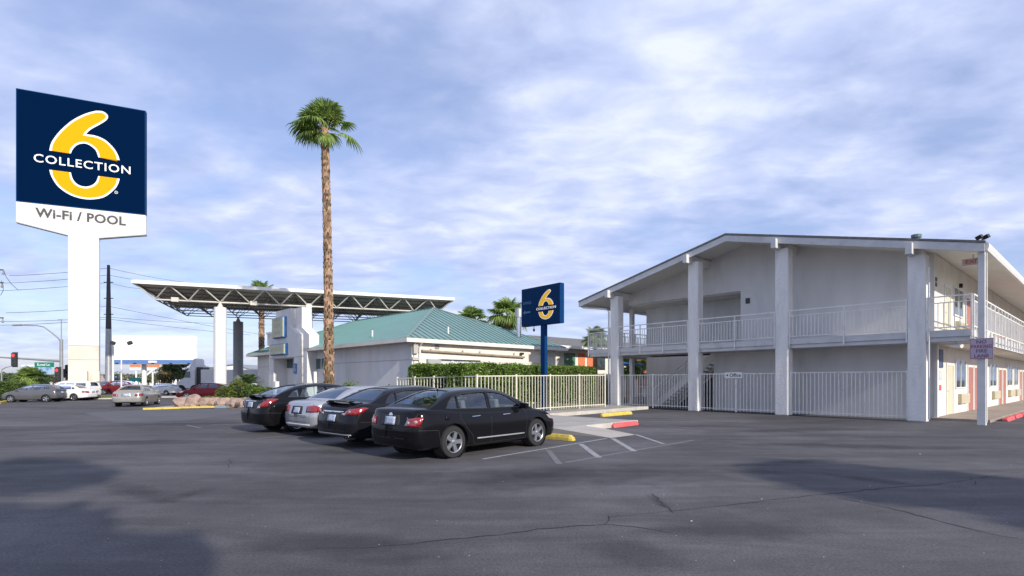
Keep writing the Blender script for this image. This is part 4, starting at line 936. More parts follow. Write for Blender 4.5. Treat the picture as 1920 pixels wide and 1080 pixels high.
def emblem(parent, x0, x1, z0, z1, y, e=.01, ux=None, txt=.07, reg=True, uw=1.0, uc=.515, mw_=None, mg=None):
    mw_ = mw_ or m_goldw; mg = mg or m_gold
    f = lambda u, v: (x0+(x1-x0)*((u-uc)*uw+uc), z1-(z1-z0)*v)
    up, lo = six(None, None)
    for pl, keep in ((up, 'up'), (lo, 'lo')):
        w = MB(); w.prism([f(*q) for q in pl], 'y', y-e, y-.001); w.build('numeral_outline', mw_, parent)
        ins = inset_poly(pl, .0165); ins = [(u, v+(.0165 if (keep == 'up' and v > .48) else (-.0165 if (keep == 'lo' and v < .72) else 0))) for u, v in ins]
        w = MB(); w.prism([f(*q) for q in ins], 'y', y-e*2, y-e*1.05); w.build('numeral', mg, parent)
# pylon
PA = math.atan2(.414, .910); PP = Vector((-34.55, 43.06, 0)); e_ = Vector((.910,.414,0)); PP = PP+e_*.02
py = thing('pylon_sign', 'giant white pylon carrying a navy sign board with a yellow numeral', 'sign', PP, PA)
HWd = 4.19
MB().box(-1.0,-.20,4.30,1.0,.20,13.25).build('pillar', m_pylon, py, bevel=.01); MB().box(-1.0,-.20,0,1.0,.20,4.30).build('pillar_base', m_pylonlow, py, bevel=.01)
jm = MB()
for z in (4.28, 3.15, 6.9, 9.6, 12.1): jm.box(-1.003,-.206,z,1.003,-.201,z+(.05 if z < 5 else .015))
jm.build('pillar_joint', mat('joint_grey', (.40,.37,.33), .8), py)
MB().prism([(-HWd,13.75),(-1.02,13.05),(1.03,13.05),(HWd,13.72),(HWd,15.32),(-HWd,15.32)], 'y', -.21, .21).build('lower_cabinet', m_pylon, py)
MB().prism([(-HWd-.02,13.69),(-1.0,13.03),(-1.0,13.09),(-HWd-.02,13.77)], 'y', -.225, .225).prism([(HWd+.02,13.66),(1.01,13.03),(1.01,13.09),(HWd+.02,13.74)], 'y', -.225, .225).box(-HWd-.01,-.217,14.52,HWd+.01,-.212,14.535).build('cabinet_trim', m_steel, py)
MB().box(-HWd,-.24,15.34,HWd,.24,24.05).build('sign_cabinet', m_blue, py)
MB().box(-HWd+.07,-.265,15.41,HWd-.07,-.241,23.98).build('sign_face', m_navy, py)
emblem(py, -HWd, HWd, 15.34, 24.05, -.266, .012)
t = text_mb('COLLECTION', .90, .012, 1.0, 1.12, .008); wd = max(v[0] for v in t.v)-min(v[0] for v in t.v); k = 6.25/wd; t.v = [(x*k, y, z) for x, y, z in t.v]; place(t, (.03,-.285,18.83), (1,0,0), (0,0,1)); t.build('lettering', m_goldw, py)
rg = MB(); rg.lathe([(.085,0),(.115,0),(.115,.01),(.085,.01),(.085,0)], 16, 'y', (2.17,-.285,16.92)); rg.build('registered_mark', m_goldw, py); t = text_mb('R', .14, .008); place(t, (2.17,-.283,16.92), (1,0,0), (0,0,1)); t.build('registered_mark', m_goldw, py)
t = text_mb('Wi-Fi / POOL', .98, .01, 1.0, 1.05, .03); wd = max(v[0] for v in t.v)-min(v[0] for v in t.v); k = 5.85/wd; t.v = [(x*k, y, z) for x, y, z in t.v]; place(t, (-.10,-.218,14.60), (1,0,0), (0,0,1)); t.build('lettering', m_ink, py)
eb = thing('meter_boxes', 'pair of tall white electrical cabinets at the foot of the pylon', 'electrical cabinet', PP+e_*.55+Vector((.414,-.91,0))*.6, PA)
for x in (-.42,.38): MB().box(x-.24,-.15,.2,x+.24,.15,2.25).build('cabinet', m_pylonlow, eb); MB().box(x-.30,-.17,1.35,x+.30,-.155,1.42).box(x-.2,-.17,.55,x+.2,-.155,.62).build('hinge', m_dark, eb)
# small blue sign by the pavement
SA = MA; SP = A(1020, 23.9, .14)
bs = thing('blue_pole_sign', 'blue box sign with yellow numeral on a single blue pole', 'sign', SP, SA)
MB().box(-.135,-.085,0,.135,.085,4.1).build('pole', m_blue, bs, bevel=.01); MB().box(-.25,-.2,0,.25,.2,.03).build('base_plate', m_blue, bs)
MB().prism([(-1.36,3.86),(1.12,3.86),(1.12,5.60),(-1.36,5.60)], 'y', -.13, .13).build('cabinet', m_blue, bs, bevel=.012)
MB().box(-1.32,-.140,3.90,1.08,-.131,5.56).build('sign_face', mat('small_sign_navy', (.0015,.030,.10), .7, spec=.1), bs)
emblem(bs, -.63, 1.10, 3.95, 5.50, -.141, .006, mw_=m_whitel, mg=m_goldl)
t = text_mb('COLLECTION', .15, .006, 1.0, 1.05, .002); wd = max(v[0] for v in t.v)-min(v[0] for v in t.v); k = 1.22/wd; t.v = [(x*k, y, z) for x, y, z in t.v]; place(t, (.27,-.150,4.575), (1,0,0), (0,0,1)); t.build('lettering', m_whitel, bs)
m_fadeb = mat('faded_sky_blue', (.06,.16,.33), .5)
t = text_mb('OFFICE', .17, .004, 1, 1, .002); place(t, (-.97,-.145,4.92), (1,0,0), (0,0,1)); t.build('lettering', m_fadeb, bs)
ar = MB(); ar.prism([(-1.24,4.50),(-1.10,4.60),(-1.10,4.54),(-.75,4.54),(-.75,4.46),(-1.10,4.46),(-1.10,4.40)], 'y', -.147, -.142); ar.build('arrow', m_fadeb, bs)
MB().tube([(-.55,-.1,3.86),(-.55,-.1,3.70)], .015, 6).cyl(-.55,-.1,3.6,3.72,.045,8).build('sensor', m_black, bs)
# ------------------------------------------------------------------ cars
def bool_diff(o, cutters):
    par = o.parent; o.parent = None
    for c in cutters:
        md = o.modifiers.new('b', 'BOOLEAN'); md.operation = 'DIFFERENCE'; md.solver = 'EXACT'; md.object = c
    dg = bpy.context.evaluated_depsgraph_get(); me = bpy.data.meshes.new_from_object(o.evaluated_get(dg)); o.modifiers.clear(); o.data = me
    for c in cutters: bpy.data.objects.remove(c)
    o.parent = par
def cutter(mb): return mb.build('cutter', m_black)
def patch(bvh, poly, ax, off, m, name, parent, thick=0.0, n=2, smooth=60, label=None, ring=0):
    """a piece of trim that follows the body: polygon traced on the side, the back, the front or the top, dropped on the body."""
    bm = bmesh.new(); d = {'r': Vector((0,1,0)), 'l': Vector((0,-1,0)), 'b': Vector((1,0,0)), 'f': Vector((-1,0,0)), 't': Vector((0,0,-1))}[ax]
    P = {'r': lambda u,v: Vector((u,-3,v)), 'l': lambda u,v: Vector((u,3,v)), 'b': lambda u,v: Vector((-5,u,v)), 'f': lambda u,v: Vector((5,u,v)), 't': lambda u,v: Vector((u,v,4))}[ax]
    if ring:
        k = len(poly); cx = sum(p[0] for p in poly)/k; cy = sum(p[1] for p in poly)/k; out = []
        for i in range(k):
            a = Vector(poly[i-1]); b_ = Vector(poly[i]); c_ = Vector(poly[(i+1)%k]); t_ = ((b_-a).normalized()+(c_-b_).normalized()).normalized(); nn = Vector((-t_.y, t_.x))
            if nn.dot(b_-Vector((cx,cy))) < 0: nn = -nn
            out.append((bm.verts.new(P(*(b_-nn*ring*.3))), bm.verts.new(P(*(b_+nn*ring*.7)))))
        for i in range(k): bm.faces.new((out[i-1][0], out[i-1][1], out[i][1], out[i][0]))
    else:
        vs = [bm.verts.new(P(u,v)) for u,v in poly]; bm.faces.new(vs)
    bmesh.ops.triangulate(bm, faces=bm.faces)
    for _ in range(n):
        es = [e for e in bm.edges if e.calc_length() > .06]
        if es: bmesh.ops.subdivide_edges(bm, edges=es, cuts=1); bmesh.ops.triangulate(bm, faces=[f for f in bm.faces if len(f.verts) > 3])
    miss = []
    for v in bm.verts:
        h = bvh.ray_cast(v.co, d)
        if h[0] is None: miss.append(v); continue
        v.co = h[0] - d*off
    if miss: bmesh.ops.delete(bm, geom=miss, context='VERTS')
    if not bm.faces: bm.free(); return None
    me = bpy.data.meshes.new(name); bm.to_mesh(me); bm.free(); me.materials.append(m)
    o = bpy.data.objects.new(name, me); C.objects.link(o); o.parent = parent
    if smooth: me.polygons.foreach_set('use_smooth', [True]*len(me.polygons))
    if label: o['label'] = label
    if thick:
        s = o.modifiers.new('s', 'SOLIDIFY'); s.thickness = thick; s.offset = 0
    return o
def line_poly(pts, w):
    """thin ribbon round a polyline in a plane"""
    L_, R_ = [], []
    for i, p in enumerate(pts):
        a = Vector(pts[max(i-1,0)]); b = Vector(pts[min(i+1,len(pts)-1)]); d = (b-a).normalized(); nn = Vector((-d.y, d.x))*w/2
        L_.append(tuple(Vector(p)+nn)); R_.append(tuple(Vector(p)-nn))
    return L_+R_[::-1]

def wheel(car, x, y, r, side, style, rimr=.66):
    """tyre (part) > rim (sub-part); side -1 right, +1 left"""
    mb = MB(); w = .205; s = side
    R_ = r*rimr
    mb.lathe([(R_*.98, -w/2+.01), (R_*1.06, -w/2), (r*.93, -w/2+.005), (r*.985, -w/2+.03), (r, -w/2+.06), (r, w/2-.06), (r*.985, w/2-.03), (r*.93, w/2-.005), (R_*1.06, w/2), (R_*.98, w/2-.012), (R_*.9, -w/2+.03), (R_*.98, -w/2+.01)], 36, 'y', (x, y, r))
    t = mb.build('wheel', m_tyre, car, smooth=30)
    yo = y + s*(w/2-.012)
    rb = MB(); rb.lathe([(R_*1.01, s*.012), (R_*.97, s*.010), (R_*.93, -s*.012), (R_*.90, -s*.05), (R_*.9, -s*.10), (.0, -s*.10)], 36, 'y', (x, yo, r))
    rb.build('rim_barrel', m_dark if style != 'cap' else m_steel, t, smooth=30)
    sp_ = MB()
    nsp = {'five': 5, 'cap': 9, 'seven': 7}[style]; sw = {'five': .040, 'cap': .020, 'seven': .024}[style]
    sp_.lathe([(R_*1.0, s*.013), (R_*.985, s*.016), (R_*.93, s*.006), (R_*.915, -s*.012)], 36, 'y', (x, yo, r))
    sp_.lathe([(R_*.24, -s*.02), (R_*.22, -s*.002), (R_*.12, s*.004), (0, s*.005)], 20, 'y', (x, yo, r))
    a0 = rnd.random()*6
    for k in range(nsp):
        a = a0+2*math.pi*k/nsp; c_, s_ = math.cos(a), math.sin(a); q = Vector((c_,0,s_)); tq = Vector((-s_,0,c_))
        ctr = Vector((x, yo, r))
        for w0, w1, dy in ((sw*.8, sw*1.05, 0),):
            a1 = ctr+q*R_*.16; b1 = ctr+q*R_*.95
            vs = []
            for p, ww, yy in ((a1, w0*(1.25 if style=='five' else 1), -.004), (b1, w1, -.002)):
                for sg in (-1, 1):
                    for dep in (yy, -.045): vs.append(p+tq*sg*ww*(1 if dep == yy else 1.1)+Vector((0, s*dep, 0)))
            sp_.add(vs, [(0,2,6,4),(1,5,7,3),(0,4,5,1),(2,3,7,6),(0,1,3,2),(4,6,7,5)])
    sp_.build('rim', m_alloy, t, smooth=30)
    return t

def make_car(name, label, cat, spec, loc, heading, paint, group=None):
    """x forward, y left, z up, origin on the ground under the middle."""
    S = spec; L_ = S['L']; W = S['W']/2; car = thing(name, label, cat, loc, heading, group)
    zt = S['top']; zb = S['bot']; xa, xf = S['axles']; wr = S['wr']; hl = L_/2
    det = S.get('detail', 2)
    nx = 46 if det > 1 else 26
    ring = [(0,0),(.5,0),(.86,0),(.955,.05),(.985,.17),(1,.38),(1.0,.56),(.992,.72),(.975,.84),(.945,.93),(.89,.982),(.76,1.0),(.5,1.012),(.25,1.018),(0,1.02)]
    full = ring + [(-a, b) for a, b in ring[-2:0:-1]]; nr = len(full)
    endt = [(1,.40),(.985,.25),(.96,.165),(.92,.10),(.84,.052),(.68,.02),(.42,.006),(.15,0)]
    xs = [(-hl+d, s_) for s_, d in reversed(endt)] + [(-hl+.44+(2*hl-.88)*i/nx, 1) for i in range(1, nx)] + [(hl-d, s_) for s_, d in endt]
    def width(x): return W*(1-.035*abs(x/hl)**2.2)
    inset_r = S.get('inset_r', [(.2,.05),(.35,.01),(.5,0),(.66,0),(.72,.035),(.98,.07),(1.1,.10)])
    inset_f = S.get('inset_f', [(.15,.06),(.3,.01),(.5,0),(.6,.02),(.75,.12),(.95,.30)])
    vs = []; fs = []
    for x, s_ in xs:
        xx = max(-hl+.06, min(hl-.06, x)); a, b = sinterp(zb, xx), sinterp(zt, xx); zc_ = (a+b)/2; sz = s_**.2; w = width(x)
        for (u, q) in full:
            z = a+(b-a)*q; z = zc_+(z-zc_)*sz; y = u*w*s_
            e_ = max(0, min(1, (abs(x)-(hl-.62))/.62)); e_ = e_*e_*(3-2*e_)
            # the nose and tail keep their plan outline wider at bumper height
            vs.append((x-(1 if x > 0 else -1)*interp(inset_f if x > 0 else inset_r, z)*e_, y, z))
    m = len(xs)
    fs = [(i*nr+k, i*nr+(k+1)%nr, (i+1)*nr+(k+1)%nr, (i+1)*nr+k) for i in range(m-1) for k in range(nr)]
    fs += [tuple(range(nr-1,-1,-1)), tuple((m-1)*nr+k for k in range(nr))]
    body = MB(); body.v = vs; body.f = fs
    bo = body.build('body', paint, car, smooth=50)
    bm = bmesh.new(); bm.from_mesh(bo.data); bvh = BVHTree.FromBMesh(bm); bm.free()
    ar = wr*1.13
    cuts = []
    for ax_ in (xa, xf):
        for sgn in (-1, 1):
            c = MB(); c.prism([(ax_+ar*math.cos(2*math.pi*q/40), wr+.005+ar*math.sin(2*math.pi*q/40)) for q in range(40)], 'y', sgn*(W-.27), sgn*(W+.3)); cuts.append(cutter(c))
    bool_diff(bo, cuts)
    bo.data.polygons.foreach_set('use_smooth', [True]*len(bo.data.polygons)); bo.data.set_sharp_from_angle(angle=R(45))
    for ax_ in (xa, xf):
        for sgn in (-1, 1): MB().lathe([(0.001, sgn*(W-.262)), (ar-.004, sgn*(W-.262)), (ar-.004, sgn*(W-.035))], 40, 'y', (ax_, 0, wr+.005)).build('wheel_arch', m_black, car, smooth=30)
    # ---- greenhouse
    gh = S['roof']; gx0, gx1 = gh[0][0], gh[-1][0]
    def gw(x): return width(x)*.935 - .03*max(0, (-(x-S['gmid']))/abs(gx0))**2
    tum = S.get('tum', .36)
    prof = [(0,0),(.2,0),(.4,0),(.6,0),(.76,0),(.87,.028),(.94,.065),(.985,.13),(1.0,.22)]
    def gring(x):
        b = sinterp(zt, x)-.05; t = max(sinterp(gh, x), b+.02); h = t-b; w = gw(x); k = min(1, h/.42); pts = []
        for q, ex in prof: pts.append((w-tum*q*h*(.55+.45*q)-ex*k, b+q*h))
        yl, zl = pts[-1]
        for f_ in (.75, .5, .25): pts.append((yl*f_, zl+.02*k*(1-f_*f_)))
        pts.append((0, zl+.02*k)); return pts
    ng = 40 if det > 1 else 24; gv = []; gf = []; n_ = None
    for i in range(ng+1):
        u = i/ng; x = gx0+(gx1-gx0)*u; p = gring(x); row = p+[(-a, b) for a, b in p[-2::-1]]; n_ = len(row)
        gv += [(x, a, b) for a, b in row]
    gf = [(i*n_+k, i*n_+k+1, (i+1)*n_+k+1, (i+1)*n_+k) for i in range(ng) for k in range(n_-1)]
    g = MB(); g.v = gv; g.f = gf
    go = g.build('roof', paint, car, smooth=55)
    bm = bmesh.new(); bm.from_mesh(go.data); gb = BVHTree.FromBMesh(bm); bm.free()
    sd = go.modifiers.new('s', 'SOLIDIFY'); sd.thickness = .035; sd.offset = -1
    dg = bpy.context.evaluated_depsgraph_get(); me = bpy.data.meshes.new_from_object(go.evaluated_get(dg)); go.modifiers.clear(); go.data = me
    # solidify must go inwards: check and flip when it went out
    def ytop(x):
        p = gring(x); return p[-5][0]
    def screen(x0, x1, mg):
        pts = [x0+(x1-x0)*i/6 for i in range(7)]
        return [(x, -(ytop(x)-mg)) for x in pts]+[(x, ytop(x)-mg) for x in pts[::-1]]
    rs = screen(*S['backlight'], .035); fsn = screen(*S['windscreen'], .03)
    cuts = [cutter(MB().prism(pl, 'y', -2, 2)) for pl in S['windows']]
    cuts += [cutter(MB().prism(rs, 'z', sinterp(zt, S['backlight'][0])-.02, 2.2)), cutter(MB().prism(fsn, 'z', sinterp(zt, S['windscreen'][1])-.02, 2.2))]
    bool_diff(go, cuts)
    go.data.polygons.foreach_set('use_smooth', [True]*len(go.data.polygons)); go.data.set_sharp_from_angle(angle=R(40))
    gm = m_glassd if S.get('tinted') else m_glass
    def grow(pl, k):
        cx = sum(p[0] for p in pl)/len(pl); cy = sum(p[1] for p in pl)/len(pl); return [(p[0]+(k if p[0] > cx else -k), p[1]+(k if p[1] > cy else -k)) for p in pl]
    for pl in S['windows']:
        for side in ('r', 'l'):
            patch(gb, grow(pl, .012), side, -.012, gm, 'side_window', car)
            if det > 1 and side == 'r': patch(gb, pl, side, .003, m_black, 'window_seal', car, n=1, ring=.022)
    patch(gb, screen(*S['backlight'], .02), 't', -.012, gm, 'rear_window', car)
    patch(gb, screen(*S['windscreen'], .015), 't', -.012, gm, 'windscreen', car)
    # ---- inside
    I = MB(); bz = sinterp(zt, S['gmid'])
    I.box(gx0+.35, -W*.78, bz-.3, gx1-.25, W*.78, bz+.022); I.build('cabin_floor', m_int, car)
    for sx, hh in ((S['seats'][0], .22), (S['seats'][1], .24)):
        for sy in (-.36, .36):
            I = MB(); I.obox((sx, sy, bz+.05), (.06,0,.015), (0,.22,0), (-.03,0,.15)); I.obox((sx-.07, sy, bz+.30), (.045,0,.01), (0,.12,0), (-.015,0,.075)); I.build('seat', m_int2, car, bevel=.03)
    I = MB(); I.box(gx1-.75, -W*.74, bz-.05, gx1-.35, W*.74, bz+.07); I.build('dashboard', m_int, car, bevel=.03)
    # ---- wheels
    for ax_ in (xa, xf):
        for sgn in (-1, 1): wheel(car, ax_, sgn*(W-.125), wr, sgn, S.get('rim', 'five'))
    # ---- lights and plates
    for pl in S['tails']:
        pl = [(min(a, W*.925), b) for a, b in pl]
        patch(bvh, pl, 'b', .008, m_red, 'tail_light', car, .012); patch(bvh, [(-a, b) for a, b in pl], 'b', .008, m_red, 'tail_light', car, .012)
    for pl in S.get('tail_side', []):
        for sd_ in ('r', 'l'): patch(bvh, pl, sd_, .006, m_red, 'tail_light_wrap', car, .01)
    for pl in S.get('tail_clear', []):
        for k in (1, -1): patch(bvh, [(k*a, b) for a, b in pl], 'b', .013, m_clear, 'reverse_light', car, .012)
    for pl in S['heads']:
        pl = [(min(a, W*.86), b) for a, b in pl]
        for k in (1, -1): patch(bvh, [(k*a, b) for a, b in pl], 'f', .006, m_clear, 'headlight', car, .012)
    if S.get('head_side'):
        for sd_ in ('r', 'l'): patch(bvh, S['head_side'], sd_, .005, m_clear, 'headlight_wrap', car, .01)
    if det > 1 or S.get('plate', True):
        pz = S.get('plate_z', .78)
        patch(bvh, [(-.30,pz-.10),(.30,pz-.10),(.27,pz+.11),(-.27,pz+.11)], 'b', .003, m_black if det > 1 else paint, 'plate_recess', car, .004)
        patch(bvh, [(-.155,pz-.075),(.155,pz-.075),(.155,pz+.075),(-.155,pz+.075)], 'b', .012, m_plate, 'licence_plate', car, .01)
    dz = sinterp(zt, S['gmid'])
    seam = m_black
    if det > 1:
        for pts in S.get('seams_side', []): patch(bvh, line_poly(pts, .011), 'r', .0025, seam, 'door_seam', car, n=3); patch(bvh, line_poly(pts, .011), 'l', .0025, seam, 'door_seam', car, n=2)
        for pts in S.get('seams_back', []): patch(bvh, line_poly(pts, .012), 'b', .0025, seam, 'boot_seam', car, n=3)
        for pl, mt, nm in S.get('extra_side', []):
            patch(bvh, pl, 'r', .006, MATS[mt] if mt != 'paint' else paint, nm, car, .012, n=3); patch(bvh, pl, 'l', .006, MATS[mt] if mt != 'paint' else paint, nm, car, .012, n=3)
        for pl, mt, nm in S.get('extra_back', []): patch(bvh, pl, 'b', .008, MATS[mt] if mt != 'paint' else paint, nm, car, .012, n=3)
        for hx in S.get('handles', []):
            for sgn in (-1, 1):
                h = bvh.ray_cast(Vector((hx, sgn*3, dz-.11)), Vector((0,-sgn,0)))
                if h[0]:
                    y = h[0].y
                    MB().tube([(hx-.10,y+sgn*.0,dz-.115),(hx-.08,y+sgn*.03,dz-.112),(hx+.08,y+sgn*.03,dz-.105),(hx+.10,y,dz-.105)], .014, 8).build('door_handle', m_chrome if S.get('chrome') else paint, car, smooth=True)
    # mirrors
    mx_ = S['mirror']
    for sgn in (-1, 1):
        y = sgn*(gw(mx_)+.0)
        mm = MB(); mm.obox((mx_, y+sgn*.11, dz+.06), (.05,0,0), (0,.095,.01), (0,0,.06)); mm.bar((mx_+.02, y-sgn*.03, dz+.0), (mx_, y+sgn*.06, dz+.03), .05)
        mm.build('wing_mirror', paint, car, bevel=.02)
    if S.get('antenna'):
        ax_ = S['antenna']; zr = gb.ray_cast(Vector((ax_,0,3)), Vector((0,0,-1)))[0].z
        MB().tube([(ax_,0,zr-.01),(ax_-.03,0,zr+.03),(ax_-.12,0,zr+.17)], [.02,.009,.004], 6).build('antenna', m_black, car)
    if S.get('spoiler'):
        x0, zz, ww = S['spoiler']
        sp_ = MB(); sec = [(-.11,0),(.06,.012),(.10,.0),(.05,-.018),(-.10,-.022)]
        ys = [-ww+2*ww*i/12 for i in range(13)]; vs2 = []
        for y in ys:
            dr = .05*(abs(y)/ww)**3; ad = .10*(abs(y)/ww)**2
            vs2 += [(x0+a+ad, y, zz+b-dr) for a, b in sec]
        k = len(sec); f2 = [(i*k+j, i*k+(j+1)%k, (i+1)*k+(j+1)%k, (i+1)*k+j) for i in range(12) for j in range(k)]+[tuple(range(k)), tuple(12*k+j for j in range(k))]
        sp_.add(vs2, f2)
        for sy in (-ww*.72, ww*.72): sp_.box(x0-.03, sy-.03, zz-.12, x0+.06, sy+.03, zz-.005)
        sp_.build('spoiler', paint, car, smooth=True)
    if S.get('exhaust'):
        MB().lathe([(.035,0),(.035,.2),(.028,.2),(.028,0),(.035,0)], 14, 'x', (-hl+.05, S['exhaust'], .23)).build('exhaust_pipe', m_chrome, car, smooth=True)
    return car, bvh

jetta = dict(L=4.34, W=1.64, wr=.318, axles=(-1.215,1.365), gmid=-.1, rim='five', chrome=True,
  top=[(-2.275,.96),(-2.1,1.035),(-1.9,1.05),(-1.5,1.045),(-1.0,1.0),(0,.965),(.8,.965),(1.15,.965),(1.6,.90),(2.0,.79),(2.275,.64)],
  bot=[(-2.275,.25),(-1.9,.22),(-1.0,.19),(0,.18),(1.2,.18),(1.9,.19),(2.275,.24)],
  roof=[(-1.80,1.03),(-1.60,1.13),(-1.35,1.265),(-1.1,1.375),(-.85,1.425),(-.5,1.452),(-.1,1.46),(.25,1.43),(.5,1.36),(.8,1.21),(1.08,1.04),(1.22,.95)],
  backlight=(-1.63,-.98), windscreen=(.42,1.10), seats=(-.75,.25), mirror=.80, antenna=-.95,
  windows=[[(-1.36,1.045),(-1.06,1.03),(-1.06,1.30),(-1.16,1.265),(-1.28,1.16)],[(-1.02,1.03),(-.22,1.01),(-.22,1.375),(-.55,1.37),(-.85,1.345),(-1.02,1.31)],[(-.14,1.01),(.80,1.01),(.72,1.09),(.52,1.22),(.30,1.325),(.12,1.365),(-.14,1.375)]],
  tails=[[(.46,.70),(.855,.70),(.86,.86),(.80,.885),(.50,.85)]], tail_side=[[(-2.2,.72),(-2.02,.73),(-1.97,.80),(-2.01,.885),(-2.2,.88)]],
  tail_clear=[[(.50,.755),(.535,.74),(.57,.755),(.57,.79),(.535,.805),(.50,.79)],[(.66,.775),(.69,.76),(.72,.775),(.72,.81),(.69,.825),(.66,.81)]],
  heads=[[(.42,.58),(.80,.60),(.84,.72),(.50,.70)]], head_side=[(2.02,.62),(1.80,.66),(1.70,.76),(1.86,.75),(2.06,.70)], plate_z=.80,
  seams_side=[[(-1.02,1.0),(-1.05,.82),(-.90,.62),(-.72,.42),(-.68,.24)],[(-.18,1.0),(-.18,.24)],[(.90,.95),(.97,.7),(.93,.24)],[(-.68,.24),(.93,.24)],[(-2.05,.62),(-1.62,.60)],[(1.75,.60),(2.1,.56)],[(-1.62,.60),(-1.55,.3)]],
  seams_back=[[(-.70,.99),(-.64,.68),(-.55,.655),(.55,.655),(.64,.68),(.70,.99)],[(-.84,.60),(.84,.60)],[(-.82,.44),(.82,.44)]],
  extra_side=[([(-.60,.335),(.88,.335),(.88,.365),(-.60,.365)],'painted_steel_grey','side_moulding'),([(-1.44,.80),(-1.34,.80),(-1.34,.90),(-1.44,.90)],'paint','fuel_flap')],
  extra_back=[([(-.055,.915),(-.04,.955),(0,.972),(.04,.955),(.055,.915),(.04,.875),(0,.858),(-.04,.875)],'chrome','round_badge')],
  handles=[-.62,.30])
corolla = dict(jetta); corolla.update(L=4.54, W=1.76, wr=.315, axles=(-1.18,1.42), tinted=True, chrome=False, rim='seven', antenna=None,
  top=[(-2.27,.92),(-2.12,1.02),(-1.9,1.06),(-1.5,1.06),(-1.0,1.01),(0,.97),(.8,.96),(1.15,.95),(1.6,.88),(2.0,.77),(2.27,.62)],
  tails=[[(.50,.78),(.84,.80),(.84,.93),(.60,.93),(.50,.86)]], tail_side=[[(-2.2,.80),(-2.02,.83),(-1.84,.95),(-1.98,.97),(-2.18,.93)]],
  tail_clear=[[(.38,.78),(.49,.78),(.49,.83),(.40,.83)],[(.60,.84),(.66,.84),(.66,.89),(.60,.89)]], plate_z=.70,
  extra_back=[([(-.42,.84),(.42,.84),(.42,.875),(-.42,.875)],'chrome','boot_strip'),([(-.70,.30),(.70,.30),(.70,.325),(-.70,.325)],'galvanised_steel','bumper_strip')],
  spoiler=(-2.04,1.12,.62), exhaust=-.55, handles=[-.62,.30], backlight=(-1.60,-1.02),
  seams_back=[[(-.66,1.0),(-.60,.60),(.60,.60),(.66,1.0)],[(-.84,.57),(.84,.57)],[(-.8,.40),(.8,.40)]])
sonata = dict(jetta); sonata.update(L=4.75, W=1.82, wr=.32, axles=(-1.25,1.45), tinted=True, rim='seven', antenna=None,
  top=[(-2.375,.90),(-2.25,.99),(-1.95,1.02),(-1.6,1.02),(-1.0,.98),(0,.95),(.8,.95),(1.2,.94),(1.7,.86),(2.1,.76),(2.375,.60)],
  roof=[(-1.75,1.00),(-1.5,1.14),(-1.25,1.27),(-1.0,1.36),(-.75,1.40),(-.4,1.42),(-.1,1.42),(.25,1.39),(.5,1.33),(.8,1.18),(1.08,1.02),(1.22,.94)],
  windows=[[(-1.28,1.02),(-1.06,1.01),(-1.06,1.24),(-1.16,1.20)],[(-1.02,1.01),(-.22,1.0),(-.22,1.345),(-.6,1.34),(-.9,1.30)],[(-.14,1.0),(.80,1.0),(.72,1.08),(.52,1.20),(.30,1.30),(.12,1.34),(-.14,1.345)]],
  tails=[[(.50,.70),(.84,.70),(.84,.86),(.78,.90),(.50,.88)]], tail_side=[[(-2.3,.70),(-2.10,.72),(-2.10,.86),(-2.25,.88)]], tail_clear=[], plate_z=.75,
  extra_back=[([(-.84,.33),(.84,.33),(.84,.36),(-.84,.36)],'white_paint','bumper_strip')], exhaust=None,
  seams_back=[[(-.72,.94),(-.66,.60),(.66,.60),(.72,.94)],[(-.86,.56),(.86,.56)],[(-.84,.42),(.84,.42)]])
versa = dict(jetta); versa.update(L=4.46, W=1.70, wr=.305, axles=(-1.19,1.41), tinted=False, rim='cap', antenna=None, chrome=True,
  top=[(-2.23,.95),(-2.1,1.06),(-1.9,1.10),(-1.5,1.09),(-1.0,1.05),(0,1.0),(.8,.99),(1.15,.98),(1.6,.90),(2.0,.78),(2.23,.62)],
  roof=[(-1.85,1.08),(-1.6,1.22),(-1.35,1.33),(-1.1,1.42),(-.8,1.48),(-.45,1.51),(-.1,1.515),(.25,1.49),(.5,1.43),(.8,1.28),(1.12,1.06),(1.22,.98)],
  windows=[[(-1.42,1.10),(-1.10,1.09),(-1.10,1.33),(-1.25,1.26)],[(-1.06,1.09),(-.24,1.05),(-.24,1.43),(-.6,1.42),(-.95,1.37)],[(-.16,1.05),(.84,1.05),(.74,1.13),(.52,1.28),(.30,1.38),(.12,1.42),(-.16,1.43)]],
  tails=[[(.46,.76),(.84,.82),(.84,.99),(.74,1.0),(.52,.86)]], tail_side=[[(-2.2,.82),(-1.95,.90),(-1.72,1.04),(-1.9,1.06),(-2.15,1.02)]],
  tail_clear=[[(.46,.74),(.60,.77),(.60,.82),(.50,.82)]], plate_z=.86, spoiler=(-2.0,1.165,.60), exhaust=None,
  extra_back=[([(-.34,.96),(.34,.96),(.34,.985),(-.34,.985)],'chrome','boot_strip')],
  seams_back=[[(-.62,1.04),(-.52,.66),(.52,.66),(.62,1.04)],[(-.82,.60),(.82,.60)]], backlight=(-1.70,-1.0))
farsedan = dict(jetta); farsedan.update(detail=1, antenna=None, tail_clear=[], W=1.80, L=4.80, axles=(-1.3,1.48), tinted=True,
  top=[(-2.4,.90),(-2.25,.99),(-1.95,1.02),(-1.5,1.01),(-1.0,.98),(0,.95),(.8,.95),(1.2,.94),(1.7,.86),(2.1,.76),(2.4,.60)],
  bot=[(-2.4,.30),(-1.9,.24),(0,.19),(1.9,.2),(2.4,.26)])
